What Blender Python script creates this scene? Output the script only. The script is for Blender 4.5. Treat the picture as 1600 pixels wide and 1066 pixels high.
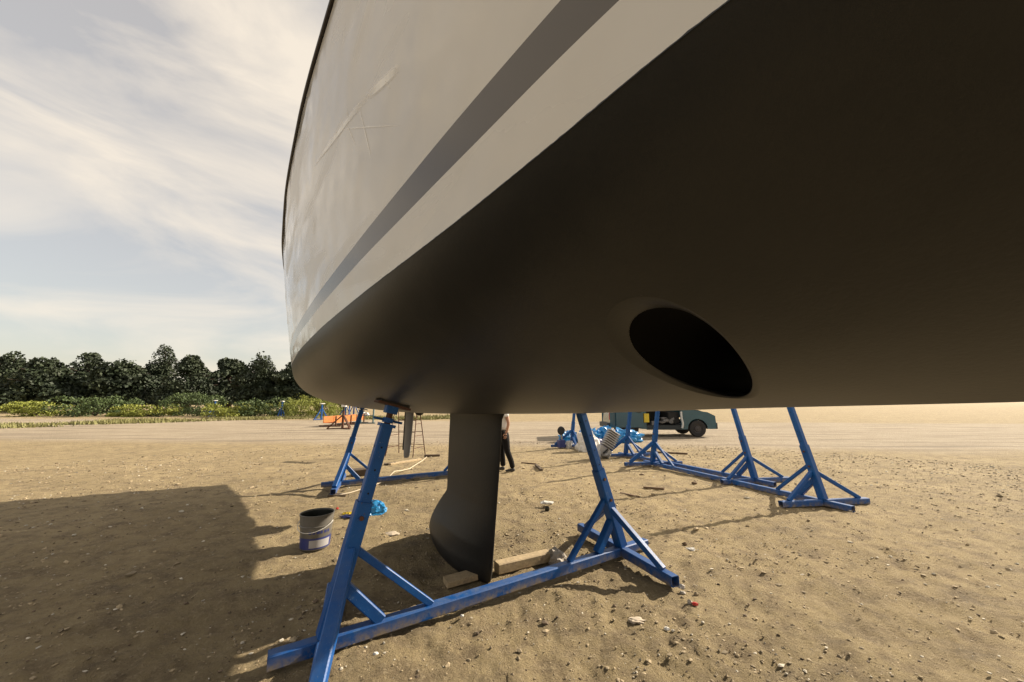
import bpy, math, random
import numpy as np
from mathutils import Vector, Matrix, noise
random.seed(7); rng = np.random.default_rng(7)
SC = bpy.context.scene; COL = SC.collection
R = math.radians
for o in list(bpy.data.objects): bpy.data.objects.remove(o)

# ---------------------------------------------------------------- camera, sky, sun, exposure
EYE = 1.6; FP = 580.0; HOR = 628.0
PITCH = math.atan2(HOR-533, FP)
cam = bpy.data.cameras.new('camera'); camo = bpy.data.objects.new('camera', cam); COL.objects.link(camo)
camo.location = (0, 0, EYE); camo.rotation_euler = (R(90)+PITCH, 0, 0)
cam.sensor_width = 36; cam.lens = 36*FP/1600; cam.clip_start = .03; cam.clip_end = 3000
SC.camera = camo
SUN_AZ = Vector((.889, .467)).normalized(); SUN_EL = R(28)
w = bpy.data.worlds.new('World'); SC.world = w; w.use_nodes = True
nt = w.node_tree; nt.nodes.clear()
bg = nt.nodes.new('ShaderNodeBackground'); ow = nt.nodes.new('ShaderNodeOutputWorld')
sky = nt.nodes.new('ShaderNodeTexSky'); sky.sky_type = 'NISHITA'; sky.sun_disc = False
sky.sun_elevation = SUN_EL; sky.sun_rotation = math.atan2(SUN_AZ.x, SUN_AZ.y)
sky.dust_density = 1.6; sky.air_density = 1.1; sky.ozone_density = 1.0
hz = nt.nodes.new('ShaderNodeMix'); hz.data_type = 'RGBA'; hz.inputs[0].default_value = .62     # thin high haze greys the blue
nt.links.new(sky.outputs[0], hz.inputs[6]); hz.inputs[7].default_value = (7.6, 6.7, 5.5, 1)
tcw = nt.nodes.new('ShaderNodeTexCoord'); mpw = nt.nodes.new('ShaderNodeMapping'); mpw.inputs['Scale'].default_value = (1, 1, 3.5)
nzw = nt.nodes.new('ShaderNodeTexNoise'); nzw.inputs['Scale'].default_value = 2.2; nzw.inputs['Detail'].default_value = 7; nzw.inputs['Roughness'].default_value = .55; nzw.inputs['Distortion'].default_value = .6
mrw = nt.nodes.new('ShaderNodeMapRange'); mrw.inputs[1].default_value = .38; mrw.inputs[2].default_value = .66; mrw.inputs[3].default_value = .42; mrw.inputs[4].default_value = .86
nt.links.new(tcw.outputs['Generated'], mpw.inputs[0]); nt.links.new(mpw.outputs[0], nzw.inputs['Vector']); nt.links.new(nzw.outputs[0], mrw.inputs[0]); nt.links.new(mrw.outputs[0], hz.inputs[0])
nt.links.new(hz.outputs[2], bg.inputs[0]); bg.inputs[1].default_value = .073
nt.links.new(bg.outputs[0], ow.inputs[0])
sun = bpy.data.lights.new('sun', 'SUN'); sun.energy = 5.0; sun.angle = R(.6); sun.color = (1, .88, .70)
suno = bpy.data.objects.new('sun', sun); COL.objects.link(suno)
d = Vector((SUN_AZ.x*math.cos(SUN_EL), SUN_AZ.y*math.cos(SUN_EL), math.sin(SUN_EL)))
suno.rotation_euler = d.to_track_quat('Z', 'Y').to_euler(); suno.location = (20, 12, 15)
SC.view_settings.view_transform = 'Standard'; SC.view_settings.look = 'None'
SC.view_settings.exposure = .93; SC.view_settings.gamma = 1
SC.render.engine = 'CYCLES'; SC.cycles.max_bounces = 8; SC.cycles.use_denoising = True

# ---------------------------------------------------------------- frames of reference
TH = math.atan2(380, FP/math.cos(PITCH))
AX = Vector((-math.sin(TH), math.cos(TH))); RX = Vector((math.cos(TH), math.sin(TH)))
DL = 1.85
def W(s, u, z):                      # yacht frame: s aft, u to starboard, z up
    return Vector((AX.x*s+RX.x*(DL-u), AX.y*s+RX.y*(DL-u), z))
def at(px, py, z=0.0):               # where a sight line through the photograph meets height z
    x = (px-800)/FP; y = -(py-533)/FP
    v = Vector((x, math.cos(PITCH)-y*math.sin(PITCH), math.sin(PITCH)+y*math.cos(PITCH)))
    return Vector((0, 0, EYE))+v*((z-EYE)/v.z)
def atd(px, py, Y):                  # the same at forward distance Y
    x = (px-800)/FP; y = -(py-533)/FP
    v = Vector((x, math.cos(PITCH)-y*math.sin(PITCH), math.sin(PITCH)+y*math.cos(PITCH)))
    return Vector((0, 0, EYE))+v*(Y/v.y)

# ---------------------------------------------------------------- materials
def mat(name, col, rough=.6, metal=0, spec=.5, vary=0, vscale=8, bump=0, bscale=40, col2=None, c2lo=.55, c2hi=.65, c2scale=6, coat=0, bdist=.01, detail=4):
    m = bpy.data.materials.new(name); m.use_nodes = True
    n = m.node_tree; b = n.nodes['Principled BSDF']; L = n.links
    b.inputs['Base Color'].default_value = (*col, 1); b.inputs['Roughness'].default_value = rough
    b.inputs['Metallic'].default_value = metal; b.inputs['Specular IOR Level'].default_value = spec
    b.inputs['Coat Weight'].default_value = coat; b.inputs['Coat Roughness'].default_value = .08
    tc = n.nodes.new('ShaderNodeTexCoord'); src = None
    def nz(scale, det=4, rg=.6):
        q = n.nodes.new('ShaderNodeTexNoise'); q.inputs['Scale'].default_value = scale
        q.inputs['Detail'].default_value = det; q.inputs['Roughness'].default_value = rg
        L.new(tc.outputs['Object'], q.inputs['Vector']); return q
    if vary:
        q = nz(vscale); r = n.nodes.new('ShaderNodeMapRange'); r.inputs[1].default_value = .25; r.inputs[2].default_value = .75
        r.inputs[3].default_value = 1-vary; r.inputs[4].default_value = 1+vary
        L.new(q.outputs[0], r.inputs[0])
        mx = n.nodes.new('ShaderNodeMix'); mx.data_type = 'RGBA'; mx.blend_type = 'MULTIPLY'; mx.inputs[0].default_value = 1
        mx.inputs[6].default_value = (*col, 1); L.new(r.outputs[0], mx.inputs[7]); src = mx.outputs[2]
    if col2:
        q = nz(c2scale, 6, .7); r = n.nodes.new('ShaderNodeMapRange'); r.inputs[1].default_value = c2lo; r.inputs[2].default_value = c2hi
        L.new(q.outputs[0], r.inputs[0])
        mx = n.nodes.new('ShaderNodeMix'); mx.data_type = 'RGBA'
        L.new(r.outputs[0], mx.inputs[0])
        if src: L.new(src, mx.inputs[6])
        else: mx.inputs[6].default_value = (*col, 1)
        mx.inputs[7].default_value = (*col2, 1); src = mx.outputs[2]
    if src: L.new(src, b.inputs['Base Color'])
    if bump:
        q = nz(bscale, detail); bp = n.nodes.new('ShaderNodeBump'); bp.inputs['Strength'].default_value = bump; bp.inputs['Distance'].default_value = bdist
        L.new(q.outputs[0], bp.inputs['Height']); L.new(bp.outputs[0], b.inputs['Normal'])
    return m
M = {}
def blue_paint():
    m = mat('blue_enamel', (.005, .07, .25), .42, spec=.3, bump=.25, bscale=60, bdist=.004)
    n = m.node_tree; L = n.links; b = n.nodes['Principled BSDF']; tc = n.nodes.new('ShaderNodeTexCoord')
    geo = n.nodes.new('ShaderNodeNewGeometry'); sp = n.nodes.new('ShaderNodeSeparateXYZ'); L.new(geo.outputs['Normal'], sp.inputs[0])
    def nz(scale, lo, hi, det=6):
        q = n.nodes.new('ShaderNodeTexNoise'); q.inputs['Scale'].default_value = scale; q.inputs['Detail'].default_value = det; q.inputs['Roughness'].default_value = .7
        L.new(tc.outputs['Object'], q.inputs['Vector']); r = n.nodes.new('ShaderNodeMapRange')
        r.inputs[1].default_value = lo; r.inputs[2].default_value = hi; L.new(q.outputs[0], r.inputs[0]); return r.outputs[0]
    def mix(f, a, c):
        x = n.nodes.new('ShaderNodeMix'); x.data_type = 'RGBA'; L.new(f, x.inputs[0])
        if isinstance(a, tuple): x.inputs[6].default_value = (*a, 1)
        else: L.new(a, x.inputs[6])
        x.inputs[7].default_value = (*c, 1); return x.outputs[2]
    def mth(op, a, c):
        x = n.nodes.new('ShaderNodeMath'); x.operation = op; x.use_clamp = True
        for i, v in enumerate((a, c)):
            if isinstance(v, (int, float)): x.inputs[i].default_value = v
            else: L.new(v, x.inputs[i])
        return x.outputs[0]
    c = mix(nz(3, .35, .7), (.002, .056, .225), (.004, .082, .30))
    c = mix(nz(14, .62, .70), c, (.05, .12, .26))
    c = mix(nz(30, .66, .70), c, (.09, .045, .025))
    up = mth('MULTIPLY', mth('SUBTRACT', sp.outputs[2], .55), 1.6)
    dust = mth('MULTIPLY', up, nz(9, .38, .72))
    c = mix(dust, c, (.11, .135, .19))
    s2 = n.nodes.new('ShaderNodeSeparateXYZ'); L.new(tc.outputs['Object'], s2.inputs[0])
    lowz = n.nodes.new('ShaderNodeMapRange'); lowz.inputs[1].default_value = .10; lowz.inputs[2].default_value = .02; L.new(s2.outputs[2], lowz.inputs[0])
    c = mix(mth('MULTIPLY', lowz.outputs[0], nz(11, .40, .62)), c, (.24, .19, .12))
    c = mix(nz(90, .66, .72, 3), c, (.16, .21, .30))
    L.new(c, b.inputs['Base Color'])
    rr = n.nodes.new('ShaderNodeMapRange'); rr.inputs[3].default_value = .44; rr.inputs[4].default_value = .75; L.new(dust, rr.inputs[0]); L.new(rr.outputs[0], b.inputs['Roughness'])
    return m
M['blue'] = blue_paint()
M['topside'] = mat('white_gelcoat', (.64, .61, .555), .12, spec=.5, vary=.11, vscale=1.1, bump=.16, bscale=1.5, bdist=.25, detail=2)
def polish(m, lo, hi):
    n = m.node_tree; L = n.links; b = n.nodes['Principled BSDF']; tc = n.nodes.new('ShaderNodeTexCoord'); mp = n.nodes.new('ShaderNodeMapping')
    mp.inputs['Scale'].default_value = (3.2, .45, 2.2); mp.inputs['Rotation'].default_value = (0, 0, .1)
    q = n.nodes.new('ShaderNodeTexNoise'); q.inputs['Scale'].default_value = 1.7; q.inputs['Detail'].default_value = 5; q.inputs['Distortion'].default_value = .8
    r = n.nodes.new('ShaderNodeMapRange'); r.inputs[1].default_value = .42; r.inputs[2].default_value = .6; r.inputs[3].default_value = lo; r.inputs[4].default_value = hi
    L.new(tc.outputs['Object'], mp.inputs[0]); L.new(mp.outputs[0], q.inputs['Vector']); L.new(q.outputs[0], r.inputs[0]); L.new(r.outputs[0], b.inputs['Roughness'])
polish(M['topside'], .06, .34)
M['reflection_streak'] = mat('pale_reflection_paint', (.97, .93, .85), .14)  # pale colour standing in for reflections on the gelcoat
M['stripe'] = mat('grey_stripe', (.105, .088, .066), .16, spec=.6, bump=.05, bscale=1.1, bdist=.2, detail=1)
M['anti'] = mat('black_antifouling', (.0095, .0100, .0105), .42, spec=.45, vary=.35, vscale=1.6, bump=.3, bscale=70, bdist=.002, col2=(.0165, .0162, .0155), c2lo=.45, c2hi=.75, c2scale=3.1)
M['keelpaint'] = mat('black_keel_paint', (.0085, .0083, .0085), .46, spec=.33, vary=.3, vscale=2.5, bump=.3, bscale=40, bdist=.004, col2=(.018, .016, .015), c2lo=.5, c2hi=.8, c2scale=3)
def soft_reflection():
    m = M['reflection_streak']; n = m.node_tree; L = n.links; b = n.nodes['Principled BSDF']
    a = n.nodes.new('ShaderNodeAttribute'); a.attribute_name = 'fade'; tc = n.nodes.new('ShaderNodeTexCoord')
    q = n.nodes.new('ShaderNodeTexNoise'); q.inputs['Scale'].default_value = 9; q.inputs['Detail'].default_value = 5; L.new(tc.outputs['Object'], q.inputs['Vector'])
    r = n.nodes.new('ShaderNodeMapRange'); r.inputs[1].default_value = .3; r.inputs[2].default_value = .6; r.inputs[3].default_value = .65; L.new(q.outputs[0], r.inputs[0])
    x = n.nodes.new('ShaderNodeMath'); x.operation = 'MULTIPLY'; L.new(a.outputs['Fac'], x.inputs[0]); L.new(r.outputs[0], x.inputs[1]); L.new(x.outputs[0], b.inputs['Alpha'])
soft_reflection()
M['black'] = mat('black_rubber', (.012, .012, .012), .7)
M['hole'] = mat('dark_hole', (.004, .004, .004), .9)
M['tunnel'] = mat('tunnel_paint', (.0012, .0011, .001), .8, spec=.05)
M['rail'] = mat('dark_rub_rail', (.035, .028, .025), .5)
M['rust'] = mat('rusty_steel', (.09, .035, .018), .75, metal=.2, col2=(.16, .08, .04), bump=.4, bscale=80, bdist=.003)
M['steel'] = mat('galvanised_steel', (.30, .29, .28), .45, metal=.7, vary=.2)
M['alu'] = mat('dull_aluminium', (.34, .33, .32), .45, metal=.35, vary=.15, vscale=12)
M['grey'] = mat('grey_primer', (.12, .122, .128), .5, vary=.1, bump=.1)
M['plank'] = mat('weathered_wood', (.42, .32, .19), .8, vary=.25, vscale=20, bump=.5, bscale=50, bdist=.006, col2=(.27, .20, .13), c2scale=9)
M['darkwood'] = mat('dark_wood', (.085, .06, .038), .85, vary=.3, bump=.5, bscale=50, bdist=.006)
M['padwood'] = mat('red_brown_pad', (.075, .035, .024), .8, vary=.3, vscale=30, bump=.4)
M['bucket'] = mat('translucent_grey_plastic', (.13, .12, .105), .4, vary=.15, vscale=9)
M['navy'] = mat('navy_print', (.03, .04, .16), .4, vary=.15)
M['label'] = mat('pale_label', (.34, .33, .34), .5, vary=.1)
M['tar'] = mat('black_paint_inside', (.010, .012, .009), .35)
M['bag'] = mat('light_blue_plastic', (.02, .22, .50), .32, spec=.6, vary=.25, vscale=14, bump=.5, bscale=30, bdist=.01)
M['whitebag'] = mat('white_sack', (.62, .60, .57), .6, vary=.12, bump=.5, bscale=16, bdist=.02)
M['yellow'] = mat('yellow_plastic', (.62, .45, .03), .4, vary=.2)
M['red'] = mat('red_plastic', (.5, .03, .02), .4)
M['rock'] = mat('broken_concrete', (.40, .36, .31), .9, vary=.25, vscale=18, bump=.8, bscale=40, bdist=.01, col2=(.24, .21, .18), c2scale=14)
M['rope'] = mat('pale_rope', (.52, .44, .32), .85)
M['twig'] = mat('brown_stick', (.13, .085, .05), .9, vary=.3)
M['paper'] = mat('dirty_paper', (.50, .42, .32), .8, vary=.15)
M['white'] = mat('dirty_white', (.62, .60, .56), .7, vary=.15, vscale=20)
M['van'] = mat('teal_van_paint', (.020, .080, .112), .22, coat=.5, vary=.1, vscale=2)
M['vandark'] = mat('dark_van_plastic', (.020, .026, .028), .6)
M['interior'] = mat('dark_interior', (.018, .017, .016), .8, vary=.4)
M['clutter'] = mat('grey_clutter', (.16, .15, .14), .7, vary=.4, vscale=9)
M['silver'] = mat('silver_trim', (.55, .56, .56), .35, metal=.3)
M['tyre'] = mat('tyre_rubber', (.025, .023, .022), .85, bump=.3)
M['rim'] = mat('dusty_steel_rim', (.065, .06, .06), .55, metal=.5)
M['glass'] = mat('window_glass', (.02, .03, .03), .06, spec=.8)
M['shirt'] = mat('white_cotton', (.66, .66, .68), .85, bump=.3, bscale=14, bdist=.02)
M['trouser'] = mat('black_trousers', (.008, .007, .007), .9, spec=.2, bump=.4, bscale=12, bdist=.02)
M['skin'] = mat('skin', (.36, .19, .12), .55)
M['hair'] = mat('dark_hair', (.02, .014, .01), .7)
M['shoe'] = mat('dark_shoes', (.03, .027, .025), .7)
M['orange'] = mat('orange_paint', (.42, .135, .025), .6, vary=.25, vscale=5, col2=(.25, .09, .03))
M['leafdark'] = mat('dark_foliage', (.020, .032, .014), .7, vary=.5, vscale=.5, col2=(.038, .052, .018), c2scale=.35, c2lo=.45, c2hi=.7)
M['leafyel'] = mat('yellow_green_foliage', (.21, .23, .035), .7, vary=.4, vscale=2.5)
M['leafmid'] = mat('mid_green_foliage', (.055, .085, .022), .7, vary=.4, vscale=1.5)
M['grass'] = mat('dry_grass', (.20, .19, .07), .8, vary=.3)
M['bark'] = mat('bark', (.07, .05, .035), .9, bump=.5)
M['teal'] = mat('blue_green_paint', (.06, .13, .15), .6, vary=.2)
def stone_mat():
    m = bpy.data.materials.new('gravel'); m.use_nodes = True; n = m.node_tree; L = n.links; b = n.nodes['Principled BSDF']
    a = n.nodes.new('ShaderNodeAttribute'); a.attribute_name = 'tone'
    L.new(a.outputs['Color'], b.inputs['Base Color']); b.inputs['Roughness'].default_value = .9
    return m
M['gravel'] = stone_mat()
def ground_mat():
    m = bpy.data.materials.new('dry_dirt'); m.use_nodes = True; n = m.node_tree; L = n.links; b = n.nodes['Principled BSDF']
    b.inputs['Roughness'].default_value = .95; b.inputs['Specular IOR Level'].default_value = .15
    tc = n.nodes.new('ShaderNodeTexCoord')
    def nz(scale, lo, hi, det=6, rg=.6):
        q = n.nodes.new('ShaderNodeTexNoise'); q.inputs['Scale'].default_value = scale; q.inputs['Detail'].default_value = det; q.inputs['Roughness'].default_value = rg
        L.new(tc.outputs['Object'], q.inputs['Vector']); r = n.nodes.new('ShaderNodeMapRange')
        r.inputs[1].default_value = lo; r.inputs[2].default_value = hi; L.new(q.outputs[0], r.inputs[0]); return r.outputs[0], q
    def mix(f, a, c, blend='MIX'):
        x = n.nodes.new('ShaderNodeMix'); x.data_type = 'RGBA'; x.blend_type = blend
        if isinstance(f, float): x.inputs[0].default_value = f
        else: L.new(f, x.inputs[0])
        for k, v in ((6, a), (7, c)):
            if isinstance(v, tuple): x.inputs[k].default_value = (*v, 1)
            else: L.new(v, x.inputs[k])
        return x.outputs[2]
    f1, _ = nz(.7, .35, .68); c = mix(f1, (.32, .25, .142), (.44, .345, .20))
    f2, _ = nz(4.5, .45, .68); c = mix(f2, c, (.225, .172, .108))
    f2b, _ = nz(1.9, .52, .70, 7, .75); c = mix(f2b, c, (.20, .158, .105))
    f3, _ = nz(26, .52, .68, 5, .75); c = mix(f3, c, (.46, .37, .235))
    f3b, _ = nz(13, .58, .72, 6, .8); c = mix(f3b, c, (.175, .128, .078))
    f4, _ = nz(60, .60, .70, 4, .8); c = mix(f4, c, (.14, .10, .065))
    f5, _ = nz(110, .66, .72, 3, .8); c = mix(f5, c, (.56, .48, .36))
    at_ = n.nodes.new('ShaderNodeAttribute'); at_.attribute_name = 'track'
    ft, _ = nz(1.3, .3, .7); tr = mix(ft, (.36, .295, .215), (.44, .37, .28))
    f6, _ = nz(8, .5, .7); tr = mix(f6, tr, (.30, .245, .18))
    mp = n.nodes.new('ShaderNodeMapping'); mp.inputs['Scale'].default_value = (.12, 1.6, 1); mp.inputs['Rotation'].default_value = (0, 0, .1); L.new(tc.outputs['Object'], mp.inputs[0])
    q = n.nodes.new('ShaderNodeTexNoise'); q.inputs['Scale'].default_value = 1.4; q.inputs['Detail'].default_value = 5; L.new(mp.outputs[0], q.inputs['Vector'])
    r = n.nodes.new('ShaderNodeMapRange'); r.inputs[1].default_value = .48; r.inputs[2].default_value = .62; L.new(q.outputs[0], r.inputs[0]); tr = mix(r.outputs[0], tr, (.26, .215, .165))
    c = mix(at_.outputs['Fac'], c, tr)
    L.new(c, b.inputs['Base Color'])
    _, q1 = nz(38, 0, 1, 8, .75); _, q2 = nz(150, 0, 1, 5, .7)
    ad = n.nodes.new('ShaderNodeMath'); ad.operation = 'MULTIPLY_ADD'; L.new(q2.outputs[0], ad.inputs[0]); ad.inputs[1].default_value = .35; L.new(q1.outputs[0], ad.inputs[2])
    bp = n.nodes.new('ShaderNodeBump'); bp.inputs['Strength'].default_value = 1; bp.inputs['Distance'].default_value = .048
    L.new(ad.outputs[0], bp.inputs['Height']); L.new(bp.outputs[0], b.inputs['Normal'])
    return m
M['ground'] = ground_mat()

# ---------------------------------------------------------------- helpers
def tag(o, label=None, cat=None, group=None, kind=None):
    if label: o['label'] = label
    if cat: o['category'] = cat
    if group: o['group'] = group
    if kind: o['kind'] = kind
    return o
def thing(name, loc, rz, label, cat, group=None):
    o = bpy.data.objects.new(name, None); COL.objects.link(o); o.location = loc; o.rotation_euler = (0, 0, rz)
    o.empty_display_size = .2
    return tag(o, label, cat, group)
def root_of(o):
    while o.parent: o = o.parent
    return o
class MB:
    def __init__(s, world=True): s.v = []; s.f = []; s.world = world
    def add(s, vs, fs):
        k = len(s.v); s.v += [Vector(x) for x in vs]; s.f += [tuple(i+k for i in f) for f in fs]; return s
    def box(s, c, size, rot=None):
        c = Vector(c); x, y, z = (t/2 for t in size); rot = rot or Matrix.Identity(3)
        b = min(x, y, z)*.12
        vs = []; 
        for sx in (-1, 1):
            for sy in (-1, 1):
                for sz in (-1, 1):
                    vs += [(sx*(x-b), sy*(y-b), sz*z), (sx*(x-b), sy*y, sz*(z-b)), (sx*x, sy*(y-b), sz*(z-b))]
        def I(sx, sy, sz, k): return ((sx > 0)*4+(sy > 0)*2+(sz > 0))*3+k
        fs = []
        for sg in (-1, 1):
            q = [I(-1, -1, sg, 0), I(1, -1, sg, 0), I(1, 1, sg, 0), I(-1, 1, sg, 0)]; fs.append(q if sg > 0 else q[::-1])
            q = [I(-1, sg, -1, 1), I(1, sg, -1, 1), I(1, sg, 1, 1), I(-1, sg, 1, 1)]; fs.append(q if sg < 0 else q[::-1])
            q = [I(sg, -1, -1, 2), I(sg, 1, -1, 2), I(sg, 1, 1, 2), I(sg, -1, 1, 2)]; fs.append(q if sg > 0 else q[::-1])
        for a in (-1, 1):
            for c2 in (-1, 1):
                fs.append([I(-1, a, c2, 0), I(1, a, c2, 0), I(1, a, c2, 1), I(-1, a, c2, 1)])
                fs.append([I(a, -1, c2, 0), I(a, 1, c2, 0), I(a, 1, c2, 2), I(a, -1, c2, 2)])
                fs.append([I(a, c2, -1, 1), I(a, c2, 1, 1), I(a, c2, 1, 2), I(a, c2, -1, 2)])
                for e in (-1, 1): fs.append([I(a, c2, e, 0), I(a, c2, e, 1), I(a, c2, e, 2)])
        return s.add([c+rot@Vector(v) for v in vs], fs)
    def bar(s, p, q, w, h, up=(0, 0, 1), hollow=False, wall=.006):
        p = Vector(p); q = Vector(q); z = (q-p).normalized(); y = Vector(up); x = y.cross(z)
        if x.length < 1e-3: x = Vector((1, 0, 0)).cross(z)
        x.normalize(); y = z.cross(x); b = min(w, h)*.10
        def ring(c, w, h, b):
            a, e = w/2, h/2
            return [c+x*i+y*j for i, j in ((a-b, e), (a, e-b), (a, -e+b), (a-b, -e), (-a+b, -e), (-a, -e+b), (-a, e-b), (-a+b, e))]
        rs = [ring(p, w, h, b), ring(q, w, h, b)]
        seq = rs
        if hollow:
            wi, hi = w-2*wall, h-2*wall
            seq = [ring(p+z*.12, wi, hi, b*.6), ring(p, wi, hi, b*.6), rs[0], rs[1], ring(q, wi, hi, b*.6), ring(q-z*.12, wi, hi, b*.6)]
        vs = [v for r_ in seq for v in r_]; fs = []
        for k in range(len(seq)-1):
            for i in range(8): fs.append((k*8+i, k*8+(i+1) % 8, (k+1)*8+(i+1) % 8, (k+1)*8+i))
        fs.append(tuple(range(8))[::-1]); fs.append(tuple(range(len(vs)-8, len(vs))))
        return s.add(vs, fs)
    def tube(s, pts, r, n=8, cap=True):
        pts = [Vector(p) for p in pts]; rr = r if isinstance(r, (list, tuple)) else [r]*len(pts); vs = []; fs = []
        prev = None
        for i, p in enumerate(pts):
            t = (pts[min(i+1, len(pts)-1)]-pts[max(i-1, 0)]).normalized()
            if prev is None: x = t.orthogonal().normalized()
            else: x = (prev-t*prev.dot(t)).normalized()
            prev = x; y = t.cross(x)
            for k in range(n):
                a = 2*math.pi*k/n; vs.append(p+(x*math.cos(a)+y*math.sin(a))*rr[i])
        for i in range(len(pts)-1):
            for k in range(n): fs.append((i*n+k, i*n+(k+1) % n, (i+1)*n+(k+1) % n, (i+1)*n+k))
        if cap: fs.append(tuple(range(n))[::-1]); fs.append(tuple(range(len(vs)-n, len(vs))))
        return s.add(vs, fs)
    def lathe(s, c, prof, n=32, axis='Z', a0=0, a1=2*math.pi):
        c = Vector(c); vs = []; fs = []; full = abs(a1-a0-2*math.pi) < 1e-4; m = n if full else n+1
        for r_, h in prof:
            for k in range(m):
                a = a0+(a1-a0)*k/n; p = (r_*math.cos(a), r_*math.sin(a), h)
                if axis == 'Y': p = (p[0], p[2], p[1])
                if axis == 'X': p = (p[2], p[0], p[1])
                vs.append(c+Vector(p))
        for i in range(len(prof)-1):
            for k in range(n): fs.append((i*m+k, i*m+(k+1) % m, (i+1)*m+(k+1) % m, (i+1)*m+k))
        return s.add(vs, fs)
    def blob(s, c, size, n=2, amp=.25, freq=1.6, seed=0, rot=None, flat=None):
        import bmesh
        bm = bmesh.new(); bmesh.ops.create_icosphere(bm, subdivisions=n, radius=1); vs = []
        for v in bm.verts:
            q = v.co.copy(); k = 1+amp*noise.noise(q*freq+Vector((seed*7.3, seed*3.1, seed)))+amp*.5*noise.noise(q*freq*2.7+Vector((seed, 0, 9)))
            q = q*k; q = Vector((q.x*size[0], q.y*size[1], q.z*size[2]))
            if rot: q = rot@q
            if flat is not None: q.z = max(q.z, flat)
            vs.append(Vector(c)+q)
        fs = [tuple(x.index for x in f.verts) for f in bm.faces]; bm.free(); return s.add(vs, fs)
    def obj(s, name, m, parent=None, smooth=None, normals=True):
        me = bpy.data.meshes.new(name); vs = s.v
        if parent is not None and s.world:
            rt = root_of(parent); inv = (Matrix.Translation(rt.location)@rt.rotation_euler.to_matrix().to_4x4()).inverted()
            vs = [inv@v for v in vs]
        me.from_pydata([tuple(v) for v in vs], [], s.f); me.update()
        ms = m if isinstance(m, list) else [m]
        for x in ms: me.materials.append(M[x] if isinstance(x, str) else x)
        if normals:
            import bmesh
            bm = bmesh.new(); bm.from_mesh(me); bmesh.ops.recalc_face_normals(bm, faces=bm.faces); bm.to_mesh(me); bm.free()
        if smooth:
            me.polygons.foreach_set('use_smooth', [True]*len(me.polygons))
            if smooth is not True: me.set_sharp_from_angle(angle=R(smooth))
        o = bpy.data.objects.new(name, me); COL.objects.link(o)
        if parent is not None: o.parent = parent
        return o
def copy_tree(o, parent=None):
    c = o.copy(); COL.objects.link(c)
    if parent: c.parent = parent
    for ch in o.children: copy_tree(ch, c)
    return c
def rotz(a): return Matrix.Rotation(a, 3, 'Z')

# ---------------------------------------------------------------- ground
def vnoise(x, y, seed=0):
    xi = np.floor(x).astype(np.int64); yi = np.floor(y).astype(np.int64); xf = x-xi; yf = y-yi
    def hsh(a, b):
        h = (a*374761393+b*668265263+seed*1274126177) & 0x7fffffff
        h = ((h ^ (h >> 13))*1274126177) & 0x7fffffff
        return ((h ^ (h >> 16)) & 0xffff)/65535.0
    u = xf*xf*(3-2*xf); v = yf*yf*(3-2*yf)
    return (hsh(xi, yi)*(1-u)+hsh(xi+1, yi)*u)*(1-v)+(hsh(xi, yi+1)*(1-u)+hsh(xi+1, yi+1)*u)*v
def track_mask(x, y):          # packed lighter track crossing behind the yacht
    d_ = y+x*.10+1.2*(vnoise(x*.35, y*.35, 5)-.5)
    return np.clip((d_-13.2)/1.8, 0, 1)*np.clip((33-d_)/2.5, 0, 1)*.9
def relief(x, y):
    d_ = np.sqrt(x*x+y*y); near = np.clip((16-d_)/10, 0, 1)
    z = .045*(vnoise(x*.55, y*.55, 1)-.5)*np.clip(d_/40+.6, 0, 1)
    z = z+near*(.030*(vnoise(x*2.3, y*2.3, 2)-.5)+.030*(vnoise(x*6.5, y*6.5, 3)-.5)+.026*(vnoise(x*17, y*17, 4)-.5)*(.4+1.2*vnoise(x*.9, y*.9, 9))+.016*(vnoise(x*36, y*36, 6)-.5))
    return z*(1-.6*track_mask(x, y))-.012-.045*np.exp(-((x+.45)**2+(y-4.1)**2)/.8)
def ground():
    na = 640; radii = [0.0]+list(np.geomspace(.5, 1500, 400))
    a = np.linspace(0, 2*np.pi, na, endpoint=False)
    rr = np.array(radii[1:])[:, None]; x = rr*np.sin(a)[None]; y = rr*np.cos(a)[None]
    x = x.ravel(); y = y.ravel(); z = relief(x, y)
    vs = np.column_stack([x, y, z]); vs = np.vstack([[0, 0, -.01], vs]); n = len(radii)-1
    idx = np.arange(n*na).reshape(n, na)+1
    q = np.stack([idx[:-1], np.roll(idx[:-1], -1, 1), np.roll(idx[1:], -1, 1), idx[1:]], -1).reshape(-1, 4)[:, ::-1]
    fs = q.tolist()+[(0, 1+(k+1) % na, 1+k) for k in range(na)]
    me = bpy.data.meshes.new('ground'); me.from_pydata(vs.tolist(), [], fs)
    at_ = me.attributes.new('track', 'FLOAT', 'POINT'); at_.data.foreach_set('value', np.concatenate([[0], track_mask(x, y)]).astype(np.float32))
    me.polygons.foreach_set('use_smooth', [True]*len(me.polygons)); me.materials.append(M['ground'])
    o = bpy.data.objects.new('ground', me); COL.objects.link(o); o['kind'] = 'structure'
ground()
def gz(x, y): return float(relief(np.array([x]), np.array([y]))[0])

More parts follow.
